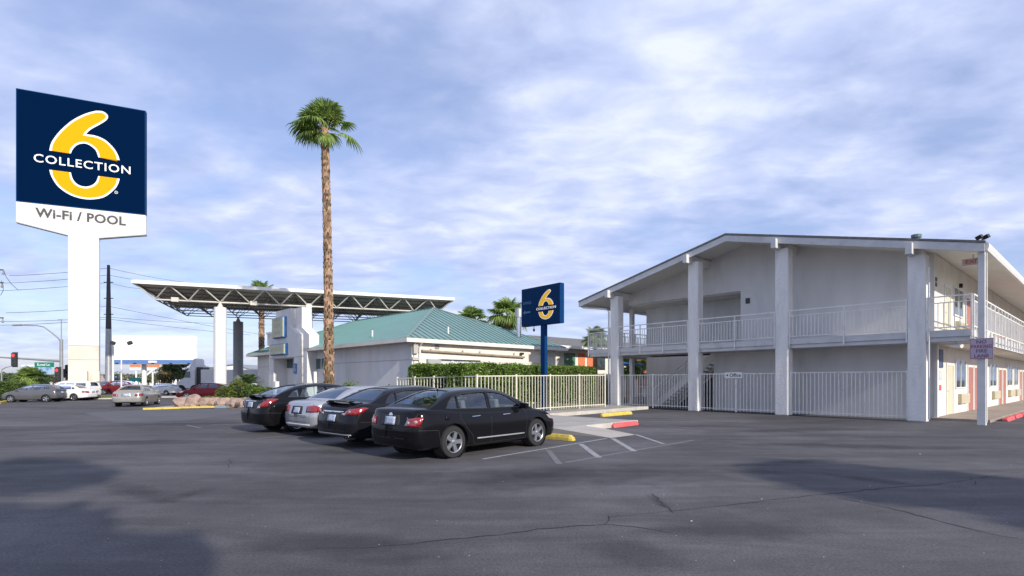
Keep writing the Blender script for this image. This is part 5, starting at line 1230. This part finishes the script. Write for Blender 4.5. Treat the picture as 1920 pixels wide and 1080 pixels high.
farhatch = dict(jetta); farhatch.update(detail=1, antenna=None, tail_clear=[], L=4.05, W=1.72, wr=.30, axles=(-1.22,1.27), rim='five', tinted=False,
  top=[(-2.02,.85),(-1.9,.98),(-1.6,1.03),(-1.0,1.0),(0,.95),(.8,.93),(1.1,.93),(1.5,.85),(1.85,.72),(2.02,.58)],
  bot=[(-2.02,.30),(0,.19),(2.02,.24)],
  roof=[(-1.93,.96),(-1.8,1.14),(-1.62,1.30),(-1.3,1.40),(-.9,1.45),(-.4,1.47),(0,1.45),(.4,1.34),(.8,1.14),(1.2,.93)],
  backlight=(-1.86,-1.55), windscreen=(.32,1.08), seats=(-.75,.15), gmid=-.2,
  windows=[[(-1.45,1.10),(-1.05,1.05),(-1.05,1.34),(-1.35,1.28)],[(-1.0,1.04),(-.25,1.0),(-.25,1.37),(-1.0,1.34)],[(-.17,1.0),(.78,.98),(.45,1.20),(.15,1.33),(-.17,1.37)]],
  tails=[[(.52,.90),(.78,.90),(.74,1.14),(.62,1.10)]], tail_side=[[(-1.98,.88),(-1.72,.92),(-1.76,1.02),(-1.95,1.02)]], heads=[[(.40,.60),(.74,.62),(.74,.74),(.5,.70)]], head_side=[(1.84,.66),(1.45,.80),(1.55,.82),(1.88,.72)], mirror=.8)
farsuv = dict(farhatch); farsuv.update(L=4.85, W=1.85, wr=.36, axles=(-1.35,1.45), tinted=True,
  top=[(-2.42,1.0),(-2.3,1.08),(-1.6,1.10),(0,1.08),(1.0,1.08),(1.6,1.02),(2.1,.95),(2.42,.75)], bot=[(-2.42,.42),(0,.32),(2.42,.38)],
  roof=[(-2.36,1.06),(-2.28,1.45),(-2.1,1.66),(-1.7,1.72),(-.8,1.75),(0,1.74),(.4,1.68),(.8,1.42),(1.2,1.06)],
  backlight=(-2.30,-2.12), windscreen=(.42,1.05),
  windows=[[(-2.05,1.16),(-1.12,1.16),(-1.12,1.55),(-2.0,1.55)],[(-1.0,1.16),(-.25,1.16),(-.25,1.60),(-1.0,1.58)],[(-.17,1.16),(.78,1.14),(.45,1.42),(.15,1.58),(-.17,1.60)]],
  tails=[[(.66,.85),(.86,.85),(.84,1.30),(.72,1.30)]], tail_side=[[(-2.38,.85),(-2.2,.85),(-2.22,1.10),(-2.38,1.10)]], heads=[[(.45,.72),(.84,.72),(.84,.88),(.45,.88)]], head_side=[(2.2,.75),(1.95,.78),(1.95,.9),(2.2,.88)], seats=(-.8,.15), inset_r=[(.3,.02),(.5,0),(.8,0),(1.1,.03)], gmid=-.3, tum=.25)

HD = math.atan2(.745, .66)
def fwd(a): return Vector((math.cos(a), math.sin(a), 0))
def lft(a): return Vector((-math.sin(a), math.cos(a), 0))
def car_at(pt, S, a):     # pt: ground point under the outer face of the right rear wheel
    return Vector(pt)-fwd(a)*S['axles'][0]+lft(a)*(S['W']/2-.02)
def squash(S, k, z0=.32):
    q = lambda z: z0+(z-z0)*k if z > z0 else z
    T = dict(S); 
    for key in ('top', 'roof'): T[key] = [(x, q(z)) for x, z in S[key]]
    for key in ('windows', 'tails', 'tail_side', 'tail_clear', 'heads', 'seams_side', 'seams_back'): T[key] = [[(a, q(b)) for a, b in p] for p in S[key]]
    T['head_side'] = [(a, q(b)) for a, b in S['head_side']]; T['plate_z'] = q(S['plate_z'])
    for key in ('extra_side', 'extra_back'): T[key] = [([(a, q(b)) for a, b in p], m_, n_) for p, m_, n_ in S[key]]
    if S.get('spoiler'): T['spoiler'] = (S['spoiler'][0], q(S['spoiler'][1]), S['spoiler'][2])
    return T
jetta = squash(jetta, .905); corolla = squash(corolla, .925); sonata = squash(sonata, .93); versa = squash(versa, .92)
def make_row():
    j, jb = make_car('parked_car', 'black sedan nearest the camera, with chrome round badge and five-spoke wheels', 'car', jetta, car_at((-1.12,10.37,0), jetta, HD), HD, p_black, 'cars parked in a row')
    make_car('parked_car', 'black sedan with spoiler and tinted glass, between silver sedan and nearest black sedan', 'car', corolla, car_at((-2.72,12.3,0), corolla, HD), HD, p_char, 'cars parked in a row')
    make_car('parked_car', 'silver sedan parked between two black sedans with spoilers', 'car', sonata, car_at((-4.4,14.6,0), sonata, HD), HD, p_silver, 'cars parked in a row')
    make_car('parked_car', 'black sedan with clear glass and wheel covers at far left of parked row', 'car', versa, car_at((-6.3,15.65,0), versa, HD), HD, p_black, 'cars parked in a row')
make_row()
# ------------------------------------------------------------------ single-storey motel behind the hedge
BA = math.atan2(.6562, .7546); BP = A(1036, 41.5)
bm_ = thing('motel_building', 'low cream building with grey roof and orange doors behind the hedge', 'building', BP, BA)
MB().box(-4,0,0,30,8,4.05).build('wall', m_cream, bm_)
rf = MB(); rf.prism([(-1.1,4.1),(4,5.35),(9.1,4.1)], 'x', -4.6, 30.5); rf.build('roof', m_shingle, bm_); MB().box(-4.6,-1.18,3.98,30.5,-1.05,4.18).build('fascia', m_white, bm_)
MB().box(-4.5,-1.05,4.0,30.4,0,4.08).build('soffit', m_soffit, bm_)
def bx2(px, D0=41.5): # along the facade
    p = (px-960)/1000; return (BP.x-BP.y*p)/(.6562*p-.7546)
xw0, xw1 = bx2(1057), bx2(1078)
f = MB().box(xw0-.05,-.03,2.55,xw1+.05,-.001,3.75).build('window', m_frame, bm_); MB().box(xw0,-.045,2.6,xw1,-.031,3.7).build('window_pane', mat('green_curtain_glass', (.10,.20,.13), .2, var=.2, vscale=4), f)
MB().box(bx2(1061),-.15,1.75,bx2(1074),-.001,2.35).build('cooling_unit', m_ac, bm_)
for a, b in ((1084,1096.5),(1100.5,1112),(1150,1158),(1160,1168),(1196,1203),(1206,1212)): MB().box(bx2(a),-.04,1.2 if a < 1120 else .8,bx2(b),-.001,3.7).build('door', m_door2, bm_)
for a, b in ((1120,1134),(1176,1190)): MB().box(bx2(a),-.04,2.4,bx2(b),-.001,3.5).build('window', m_winglass, bm_)
for x, hh in ((7,.25),(10.5,.3)): MB().cyl(x,3,4.9,5.3+hh,.06,8).build('roof_pipe', m_galv, bm_)
ps = MB(); 
for k in range(8): ps.box(bx2(1086)+k*.12,-.9,1.2,bx2(1086)+.03+k*.12,-.87,2.4)
ps.box(bx2(1086),-.9,2.38,bx2(1086)+.9,-.87,2.42); ps.build('porch_rail', m_white, bm_)
aw = thing('blue_awning', 'blue shade awning seen through the stairs below the balcony', 'awning', A(1192, 37), BA); MB().prism([(0,2.55),(1.1,2.75),(1.1,2.85),(0,2.65)], 'x', -1.2, 1.0).build('canopy_cloth', m_blue2, aw); MB().cyl(-1.1,.2,0,2.6,.03,6).cyl(.9,.2,0,2.6,.03,6).build('poles', m_frame, aw)

# ------------------------------------------------------------------ street furniture and far objects
def light_pole(name, label, loc, h):
    t = thing(name, label, 'light pole', loc); MB().cyl(0,0,0,h,.07,10,.05).build('pole', m_white, t, smooth=True)
    MB().tube([(-.75,0,h+.4),(-.62,0,h+.05),(-.35,0,h-.12),(0,0,h-.1),(.35,0,h-.12),(.62,0,h+.05),(.75,0,h+.4)], .035, 6).build('arm', m_white, t)
    for s in (-1,1): MB().obox((s*.80,0,h+.50),(.17,0,.07*s),(0,.14,0),(-.06*s,0,.14)).build('lamp_head', m_dark, t, bevel=.03)
light_pole('light_pole', 'thin white pole with two dark flood lamps before the blank billboard', A(227.5, 50), Z(653, 50))
# steel utility pole
up = thing('utility_pole', 'tall steel utility pole, weathered dark in its upper half', 'utility pole', A(203.5, 58)); hu = Z(497, 58); hm = Z(617, 58)
MB().cyl(0,0,0,hm,.34,14,.27).build('lower_shaft', m_galv, up, smooth=True); MB().cyl(0,0,hm,hu,.27,14,.14).build('upper_shaft', m_dark, up, smooth=True); MB().cyl(.48,0,0,Z(640,58),.10,8).build('conduit', m_white, up, smooth=True)
for z in (Z(590,58), Z(560,58), Z(530,58)): MB().box(-.5,-.04,z,.5,.04,z+.08).build('cross_bracket', m_dark, up)
m_wire = mat('wire', (.05,.05,.055), .6)
def wire(label, pts, r=.018, sag=.0):
    P_ = [A(px, D, Z(py, D)) for px, py, D in pts]; out = []
    for a, b in zip(P_, P_[1:]):
        n = 10
        for k in range(n): t = k/n; p = a.lerp(b, t); p.z -= sag*4*t*(1-t); out.append(p)
    out.append(P_[-1]); mb = MB().tube(out, r, 5, caps=False); tag(mb.build('power_line', m_wire), label, 'power line', 'overhead wires across the left sky')
for k, (a, b, c, lab) in enumerate((((17,517),(203,502.5),(345,529),'topmost overhead wire left of the canopy'), ((5,531),(203,515.5),(320,533),'second overhead wire from the top, behind the pylon'),
     ((-10,545.5),(203,529.5),(262,541),'third overhead wire from the top, behind the pylon'), ((11,586.5),(203,574),(495,628),'fourth overhead wire, passing between the canopy columns'),
     ((-10,603),(203,594.5),(400,606),'fifth overhead wire, low over the traffic signal'), ((-10,610),(203,598),(470,628),'lowest overhead wire, passing behind the canopy columns'))):
    wire(lab, [(a[0],a[1],52),(b[0],b[1],58),(c[0],c[1],75)], .02, .12)
pl = thing('utility_pole', 'utility pole with insulator arms just at the left frame edge', 'utility pole', A(-14, 52)); MB().cyl(0,0,0,Z(490,52),.2,12,.14).build('pole', m_dark, pl, smooth=True)
D_ = 52
for y0 in (506, 530, 596): MB().box(-.5,-.05,Z(y0,D_)-.05,1.05,.05,Z(y0,D_)+.05).build('cross_arm', m_dark, pl)
for y0, x_ in ((506,1.05),(530,.9),(596,1.0)): MB().cyl(x_,0,Z(y0,D_)-.5,Z(y0,D_),.05,8).cyl(x_,0,Z(y0,D_)-.45,Z(y0,D_)-.3,.10,8).build('insulator', m_steel, pl)
lo_ = MB(); lo_.tube([A(7,D_,Z(507,D_)),A(12,D_,Z(520,D_)),A(22,D_,Z(533,D_)),A(34,D_,Z(544,D_)),A(40,D_,Z(543,D_))], .025, 5); tag(lo_.build('power_line', m_wire), 'slack jumper cable hanging from the pole at the left edge', 'power line', 'overhead wires across the left sky')
lo_ = MB(); lo_.tube([A(2,D_,Z(526,D_)),A(6,D_,Z(535,D_)),A(6,D_,Z(545,D_)),A(1,D_,Z(554,D_))], .025, 5); tag(lo_.build('power_line', m_wire), 'small looped cable at the very left edge', 'power line', 'overhead wires across the left sky')
# traffic signal
D_ = 50; sg = thing('traffic_signal', 'grey signal pole with mast arm, curved lamp arm and red light', 'traffic light', A(115, D_)); P0 = A(115, D_)
def rel(px, py, D=D_): p = A(px, D, Z(py, D)); return p-P0
MB().cyl(0,0,0,Z(636,D_),.16,12,.13).build('pole', m_steel, sg, smooth=True)
MB().tube([rel(114,677), rel(60,673.5), rel(-30,668)], [.12,.09,.06], 8).build('mast_arm', m_steel, sg, smooth=True)
MB().tube([rel(114,640), rel(108,633), rel(96,623), rel(82,613), rel(70,610.5), rel(38,609.5)], [.07,.065,.06,.055,.05,.05], 8).build('lamp_arm', m_steel, sg, smooth=True)
MB().obox(rel(33,609.5), (.45,0,.02), (0,.15,0), (0,0,.07)).build('street_lamp_head', m_steel, sg, bevel=.02)
MB().cyl(0,0,Z(636,D_),Z(600,D_),.04,6).box(-.3,-.02,Z(600,D_),.12,.02,Z(600,D_)+.06).build('detector_mast', m_steel, sg)
m_rl = mat('red_signal_light', (.9,.05,.04), .4, emit=.8); m_off = mat('unlit_lens', (.03,.04,.04), .3)
def head(px, py, parent, D=D_, s=1.0, back=False, lit=True):
    c = rel(px, py, D); h = MB().box(c.x-.2*s,c.y-.35,c.z-.6*s,c.x+.2*s,c.y-.15,c.z+.6*s).box(c.x-.27*s,c.y-.16,c.z-.7*s,c.x+.27*s,c.y-.14,c.z+.7*s).build('signal_head', m_dark, parent, bevel=.01)
    if not back:
        for k, dz in enumerate((.38,0,-.38)):
            MB().lathe([(.001,-.03),(.14*s,0)], 14, 'y', (c.x, c.y-.36, c.z+dz*s)).build('signal_lens', m_rl if (k == 0 and lit) else m_off, h)
head(31, 674.5, sg); head(112, 702, sg)
g2 = MB(); p = rel(89, 684); g2.box(p.x-.95,p.y-.3,p.z-.22,p.x+.85,p.y-.26,p.z+.22); ss = g2.build('street_name_sign', mat('green_sign', (.01,.20,.13), .5), sg)
t = text_mb('Koval Ln', .34, .01, 1, 1, .003); place(t, (p.x-.1, p.y-.31, p.z), (1,0,0), (0,0,1)); t.build('street_name', m_goldw, ss)
s2 = thing('traffic_signal', 'cluster of dark signal heads seen from behind, left of the pylon', 'traffic light', A(124, 60)); MB().cyl(0,0,0,Z(690,60),.09,8).build('pole', m_steel, s2)
for px, py in ((121,700),(127,692),(129,704)):
    p = A(px,60,Z(py,60))-A(124,60); MB().box(p.x-.2,p.y-.15,p.z-.45,p.x+.2,p.y+.15,p.z+.45).box(p.x-.3,p.y+.15,p.z-.5,p.x+.3,p.y+.17,p.z+.5).build('signal_head', m_black, s2)
# blank billboard
D_ = 88; b0, b1 = A(215.5,D_), A(366,D_); bl = thing('billboard', 'large blank white billboard on one column with a blue skirt', 'billboard', (b0+b1)/2, R(3)); hw = (b1-b0).length/2; z0, z1 = Z(675,D_), Z(630,D_)
MB().box(-hw,-.3,z0,hw,.3,z1).build('board', mat('peeling_white_board', (.92,.92,.91), .7, var=.04, vscale=1, dirt=(.6,.59,.57), dscale=.5, stretch=(1,1,.5)), bl)
MB().box(-hw+.2,-.25,Z(682,D_),hw,.25,z0-.003).build('skirt', mat('blue_skirt', (.10,.20,.45), .5), bl)
MB().box(-hw,-1.5,Z(683.2,D_),hw+.5,.1,Z(682.4,D_)).build('catwalk', m_steel, bl)
c = A(269,D_)-(b0+b1)/2; MB().cyl(c.x,.3,0,Z(682,D_),.36,12).build('column', m_white, bl, smooth=True)
for k in range(5): MB().box(-hw+1.5+k*(hw*2-2)/4,-1.9,Z(682.4,D_),-hw+1.8+k*(hw*2-2)/4,-1.5,Z(681,D_)).build('floodlamp', m_dark, bl)
st = MB(); p = A(288,D_)-(b0+b1)/2; st.box(p.x-.7,-.27,Z(678.3,D_)-.16,p.x+.7,-.251,Z(678.3,D_)+.16); st.build('name_plate', m_white, bl)
# second sign under it, with orange and white letters too blurred to read
D_ = 110; P0 = A(283,D_); lb = thing('letter_sign', 'far sign with rows of orange and white letters below the billboard', 'sign', P0)
fr = random.Random(9)
for (x0_, x1_) in ((244,264),(272,299)):
    for (ya, yb, mt) in ((683.5,688,mat('orange_letters', (.85,.25,.06), .5)),(689,694,m_goldw)):
        mb = MB(); x = x0_
        while x < x1_: a = A(x,D_,Z(yb,D_))-P0; b = A(x+1.7,D_,Z(ya+fr.uniform(0,.8),D_))-P0; mb.box(a.x,-.1,a.z,b.x,.1,b.z); x += fr.uniform(2.2,3.0)
        mb.build('letters', mt, lb)
a = A(299,D_,Z(694,D_))-P0; b = A(325,D_,Z(684,D_))-P0; MB().box(a.x,-.1,a.z,b.x,.1,b.z).build('panel', mat('mottled_panel', (.5,.46,.36), .5, var=.6, vscale=1.2), lb)
a = A(289,D_,Z(699.5,D_))-P0; b = A(330,D_,Z(696,D_))-P0; MB().box(a.x,-.1,a.z,b.x,.1,b.z).build('lower_panel', mat('pale_blue_panel', (.45,.65,.72), .5), lb)
for px in (254, 285, 320): q = A(px,D_)-P0; MB().cyl(q.x,.2,0,Z(690,D_),.16,8).build('post', m_white, lb)
MB().bar(A(272,D_,Z(706,D_))-P0, A(293,D_,Z(690,D_))-P0, .3).build('brace', m_white, lb)
D_ = 95; hg = thing('highway_sign', 'small teal-green road guide sign near the billboard column', 'sign', A(252.5,D_)); MB().box(-1.0,-.03,Z(714.5,D_),1.0,.03,Z(708,D_)).build('panel', mat('teal_sign', (.02,.33,.28), .5), hg); MB().cyl(-.6,.1,0,Z(709,D_),.06,6).cyl(.6,.1,0,Z(709,D_),.06,6).build('posts', m_steel, hg)
D_ = 90; wb = thing('store_sign', 'small white and blue sign board behind the short bushy palm', 'sign', A(68,D_)); MB().box(-2.5,-.1,Z(687,D_),.4,.1,Z(684,D_)).build('top_board', m_white, wb); MB().box(.7,-.1,Z(700,D_),2.5,.1,Z(687.5,D_)).build('side_board', mat('blue_white_board', (.25,.42,.62), .5, var=.6, vscale=.9), wb); MB().cyl(0,.2,0,Z(687,D_),.12,8).build('post', m_steel, wb)
D_ = 75; ls = thing('street_lamp', 'distant curved street lamp at the far left edge', 'street lamp', A(2.5,D_)); q = lambda px, py: A(px,D_,Z(py,D_))-A(2.5,D_)
MB().tube([(0,0,0), q(3,700), q(3.5,693), q(12,688.5), q(30,685.5)], [.1,.08,.07,.06,.05], 6).build('pole', m_steel, ls)
for px, D_, mt, lab, nm in ((198.5, 62, m_redk, 'small red and white heart-shaped sign right of the pylon', 'shop_sign'), (218, 66, m_blue2, 'small blue and white sign behind the steel utility pole', 'shop_sign')):
    s_ = thing(nm, lab, 'sign', A(px,D_)); MB().prism([(-.26,3.0 if 0 else 1.9),(0,1.55),(.26,1.9),(.24,2.15),(-.24,2.15)], 'y', -.05, .05).build('panel', mt, s_); MB().box(-.14,-.07,1.85,.14,-.052,2.02).build('inner_panel', m_white, s_); MB().cyl(0,.06,0,1.7,.03,6).build('post', m_steel, s_)
# ------------------------------------------------------------------ traffic
def far(nm, label, cat, S, px, D, a, paint, k=1.0):
    c, _ = make_car(nm, label, cat, S, A(px, D), a, paint); c.scale = (k, k, k); return c
far('hatchback', 'mid-grey hatchback parked by the far left hedge', 'car', farhatch, 66, 37.5, R(192), p_grey, .84)
far('parked_car', 'white sedan half hidden behind the grey hatchback', 'car', farsedan, 122, 40.2, R(186), p_white, .82)
far('suv', 'white sport utility vehicle behind the white sedan, before the pylon', 'suv', farsuv, 130, 41.9, R(183), p_white, .84)
far('driving_car', 'champagne silver sedan driving away in front of the billboard', 'car', dict(farsedan, L=4.75), 259, 32.3, R(109), p_gold, .86)
far('parked_car', 'maroon sedan behind the rock-edged planter, left of the canopy column', 'car', farsedan, 392, 42.0, R(190), p_maroon, .90)
far('estate_car', 'white crossover crossing beyond the silver driving sedan', 'car', dict(farhatch, L=4.6, W=1.8), 302, 55, R(180), p_white, .8)
far('distant_car', 'distant white car just right of the pylon foot', 'car', farsedan, 192, 66, R(240), p_white)
far('distant_car', 'distant red car beside the foot of the utility pole', 'car', farhatch, 207, 58, R(250), p_redc)
far('distant_car', 'distant white hatchback right of the utility pole foot', 'car', farhatch, 221, 60, R(260), p_white)
# semi truck with white trailer
TK = thing('truck', 'white semi truck with long plain trailer beyond the canopy column', 'truck', A(420, 60), R(4)); o0 = A(420,60)
def tx(px): return (px-420)/1000*60
MB().box(tx(378),0,1.2,tx(486),2.6,Z(693,60)).build('trailer', m_white, TK, bevel=.03)
MB().prism([(tx(333),.6),(tx(333),1.35),(tx(346),1.75),(tx(351),2.6),(tx(366),2.75),(tx(366),.6)], 'y', .15, 2.45).build('cab', p_white, TK, bevel=.06)
MB().prism([(tx(352),2.62),(tx(366),2.75),(tx(366),4.0),(tx(362),3.9)], 'y', .3, 2.3).build('roof_deflector', p_white, TK, bevel=.05)
MB().prism([(tx(346.5),1.82),(tx(350.5),2.5),(tx(358),2.5),(tx(358),1.82)], 'y', .135, .149).build('side_window', m_winglass, TK)
MB().box(tx(366.5),.5,.6,tx(377),2.1,3.0).build('frame', m_dark, TK)
for px in (341, 366, 372, 460, 470): MB().lathe([(.001,0),(.5,0),(.5,.35),(.001,.35)], 20, 'y', (tx(px), .12, .5)).build('wheel', m_tyre, TK)
wh = thing('white_building', 'low white warehouse roofline behind the truck trailer', 'building', A(445,130)); MB().prism([(-9,0),(-9,3.2),(-5,4.7),(-1,5.2),(3,4.2),(3,0)], 'y', 0, 12).build('wall', m_white, wh); MB().prism([(-9.2,3.2),(-5,4.75),(-1,5.25),(3.2,4.2),(3.2,4.4),(-1,5.5),(-5,5.0),(-9.2,3.45)], 'y', -.3, 12.3).build('roof', m_galv, wh)
lt = thing('lattice_tower', 'tiny distant lattice mast behind the truck trailer', 'mast', A(450,160)); 
for s in (-1,1): MB().tube([(s*.9,0,0),(0,0,Z(674,160))], .09, 4).build('leg', m_steel, lt)
for k in range(6): MB().box(-.8+k*.12,-.05,1+k*1.1,.8-k*.12,.05,1.12+k*1.1).build('brace', m_steel, lt)
gb_ = thing('grey_building', 'low grey building behind the truck cab', 'building', A(366,95)); MB().prism([(-2.5,0),(-2.5,2.9),(0,3.8),(4.5,2.6),(4.5,0)], 'y', 0, 6).build('wall', mat('brown_grey_wall', (.22,.20,.19), .9, var=.15), gb_); MB().prism([(-2.7,2.9),(0,3.85),(4.7,2.65),(4.7,2.8),(0,4.0),(-2.7,3.1)], 'y', -.2, 6.2).build('roof', m_shingle, gb_)
bb_ = thing('low_building', 'low pale building beyond the short bushy palm', 'building', A(42,150)); MB().box(-3,0,0,4,6,2.9).build('wall', m_white, bb_); MB().box(-3.2,-.2,2.9,4.2,6.2,3.1).build('roof', m_shingle, bb_)
for k, (px, D, w, h, lab) in enumerate(((150,210,26,3.3,'long low tan building on the far horizon left of the pylon'),(235,190,20,3.4,'low brown building on the horizon under the billboard'),(262,150,7,2.6,'small white kiosk building under the billboard'),(312,150,8,3.2,'small white flat-roofed hut behind the crossover'))):
    b_ = thing('distant_building', lab, 'building', A(px,D)); MB().box(-w/2,0,0,w/2,8,h).build('wall', mat('tan_wall', (.38,.33,.28), .9, var=.1, vscale=.3) if k < 2 else m_white, b_); MB().box(-w/2-.2,-.2,h,w/2+.2,8.2,h+.25).build('roof', m_shingle, b_)
# far trees
def tree(name, label, c, h, w, m, n, seed, size=.22, group=None):
    r0 = random.Random(seed); t = thing(name, label, 'tree', c, 0, group); tb = MB(); tb.tube([(0,0,0),(.05*h*.2,0,h*.35),(0,0,h*.6)], [w*.05,w*.04,w*.02], 7)
    bl = []
    for k in range(9):
        a = r0.uniform(0,6.28); d = r0.uniform(.1,.36)*w; z = h*r0.uniform(.42,.86); bl.append((d*math.cos(a), d*math.sin(a), z, w*r0.uniform(.14,.24))); tb.tube([(0,0,h*.3),(d*math.cos(a)*.8, d*math.sin(a)*.8, z)], [w*.022,w*.008], 5)
    tb.build('trunk', mat('grey_bark', (.14,.11,.085), .9, var=.3), t)
    def samp(r):
        b = r.choice(bl); v = Vector((r.gauss(0,1), r.gauss(0,1), r.gauss(0,1))).normalized()*r.uniform(.5,1.1); return (b[0]+v.x*b[3], b[1]+v.y*b[3], b[2]+v.z*b[3]*.9)
    leaf_cloud(n, size, samp, seed, .6).build('crown', m, t, fixn=False); return t
m_dry = mat('brownish_leaf', (.13,.11,.05), .8, island=.4, trans=.2); m_fg = mat('far_green_leaf', (.09,.13,.05), .8, island=.4, trans=.2)
tree('broadleaf_tree', 'brownish bare-looking tree right of the billboard column', A(307,100), 2.9*1.5, 5.5, m_dry, 1500, 71)
bush('shrub', 'dark shrub between the cream fence end and the first motel column', A(1143, 31.5), .8, 1.9, m_bush, 2600, .06, 77)
tree('broadleaf_tree', 'green tree left of the truck cab, under the billboard edge', A(333,95), 5.2, 4.2, m_fg, 2200, 72)
tree('broadleaf_tree', 'green tree top above the grey building by the canopy column', A(372,120), 5.2, 7.5, m_fg, 1800, 73)
tree('broadleaf_tree', 'small dark round tree at the far left behind the hedge', A(8,90), 2.6, 3.2, m_fg, 900, 74)
tree('broadleaf_tree', 'small grey-green tree between hedge and bushy palm', A(27,120), 3.1, 3.6, m_fg, 900, 75)
for k, (px, D, h, lab) in enumerate(((84,130,2.7,'low scrubby tree right of the bushy palm'),(100,150,3.0,'low scrubby tree left of the signal pole'),(215,120,3.1,'low scrubby tree behind the utility pole'),(243,130,3.2,'low scrubby tree under the teal road sign'),(278,120,3.3,'low scrubby tree right of the billboard foot'),(290,140,3.6,'low scrubby tree behind the crossover roof'))): tree('broadleaf_tree', lab, A(px,D), h, h*1.5, m_dry if k % 2 else m_fg, 700, 80+k, .2)
# hills
def hills(name, D, prof, m):
    mb = MB(); n = len(prof); vs = []
    for px, py in prof: p = A(px, D, Z(py, D)); vs += [(p.x, p.y, p.z), (p.x*.97, p.y-.03*D, 0), (p.x*1.08, p.y*1.08, 0)]
    mb.add(vs, [(3*i, 3*i+1, 3*i+4, 3*i+3) for i in range(n-1)]+[(3*i, 3*i+3, 3*i+5, 3*i+2) for i in range(n-1)]); struct(mb.build(name, m))
r_ = random.Random(2)
hills('hills', 3000, [(px, 707+2.0*noise.noise(Vector((px*.02,1,0)))+1.0*noise.noise(Vector((px*.09,4,0)))+max(0,(px-40)*.012 if px < 500 else 6)) for px in range(-400, 1500, 8)], mat('haze_tinted_hills', (.26,.25,.33), 1, var=.1, vscale=.002))  # distance haze put into the hill colour as a muted purple
# shade trees behind the photographer, whose shadows fall on the near asphalt
def shade_tree(lab, c, h, w, seed, n=2600, base=.45): 
    r0 = random.Random(seed); t = thing('shade_tree', lab, 'tree', c); tb = MB(); tb.tube([(0,0,0),(.1,.1,h*.35),(0,.1,h*.62)], [.28,.22,.12], 10); bl = []
    for k in range(12): a = r0.uniform(0,6.28); d = r0.uniform(.08,.42)*w; z = h*r0.uniform(base+.1,.92); bl.append((d*math.cos(a), d*math.sin(a), z, w*r0.uniform(.12,.22))); tb.tube([(0,0,h*.35),(d*math.cos(a)*.8, d*math.sin(a)*.8, z)], [.1,.03], 6)
    tb.build('trunk', MATS['grey_bark'], t)
    def samp(r): b = r.choice(bl); v = Vector((r.gauss(0,1), r.gauss(0,1), r.gauss(0,1))).normalized()*r.uniform(.3,1.1); return (b[0]+v.x*b[3], b[1]+v.y*b[3], b[2]+v.z*b[3]*.8)
    leaf_cloud(n, .33, samp, seed, .7).build('crown', m_bush, t, fixn=False)
SX, SY = SUN.x/math.tan(SUN_EL), SUN.y/math.tan(SUN_EL)
def shade_at(gx, gy, h): return (gx+SX*h, gy+SY*h, 0)
shade_tree('leafy tree behind the photographer shading the near right asphalt', shade_at(8.6, 4.9, 7), 9.5, 6.2, 91, 4200)
shade_tree('leafy tree behind the photographer shading the near left asphalt', shade_at(-8.8, 7.8, 8), 10.5, 6.0, 92, 4600)
shade_tree('second leafy tree behind the photographer shading the bottom left corner', shade_at(-6.2, 5.2, 7), 9.0, 4.6, 93, 3600)
shade_tree('third leafy tree behind the photographer shading the bottom left corner', shade_at(-4.5, 3.2, 6), 8.0, 3.4, 94, 2600)
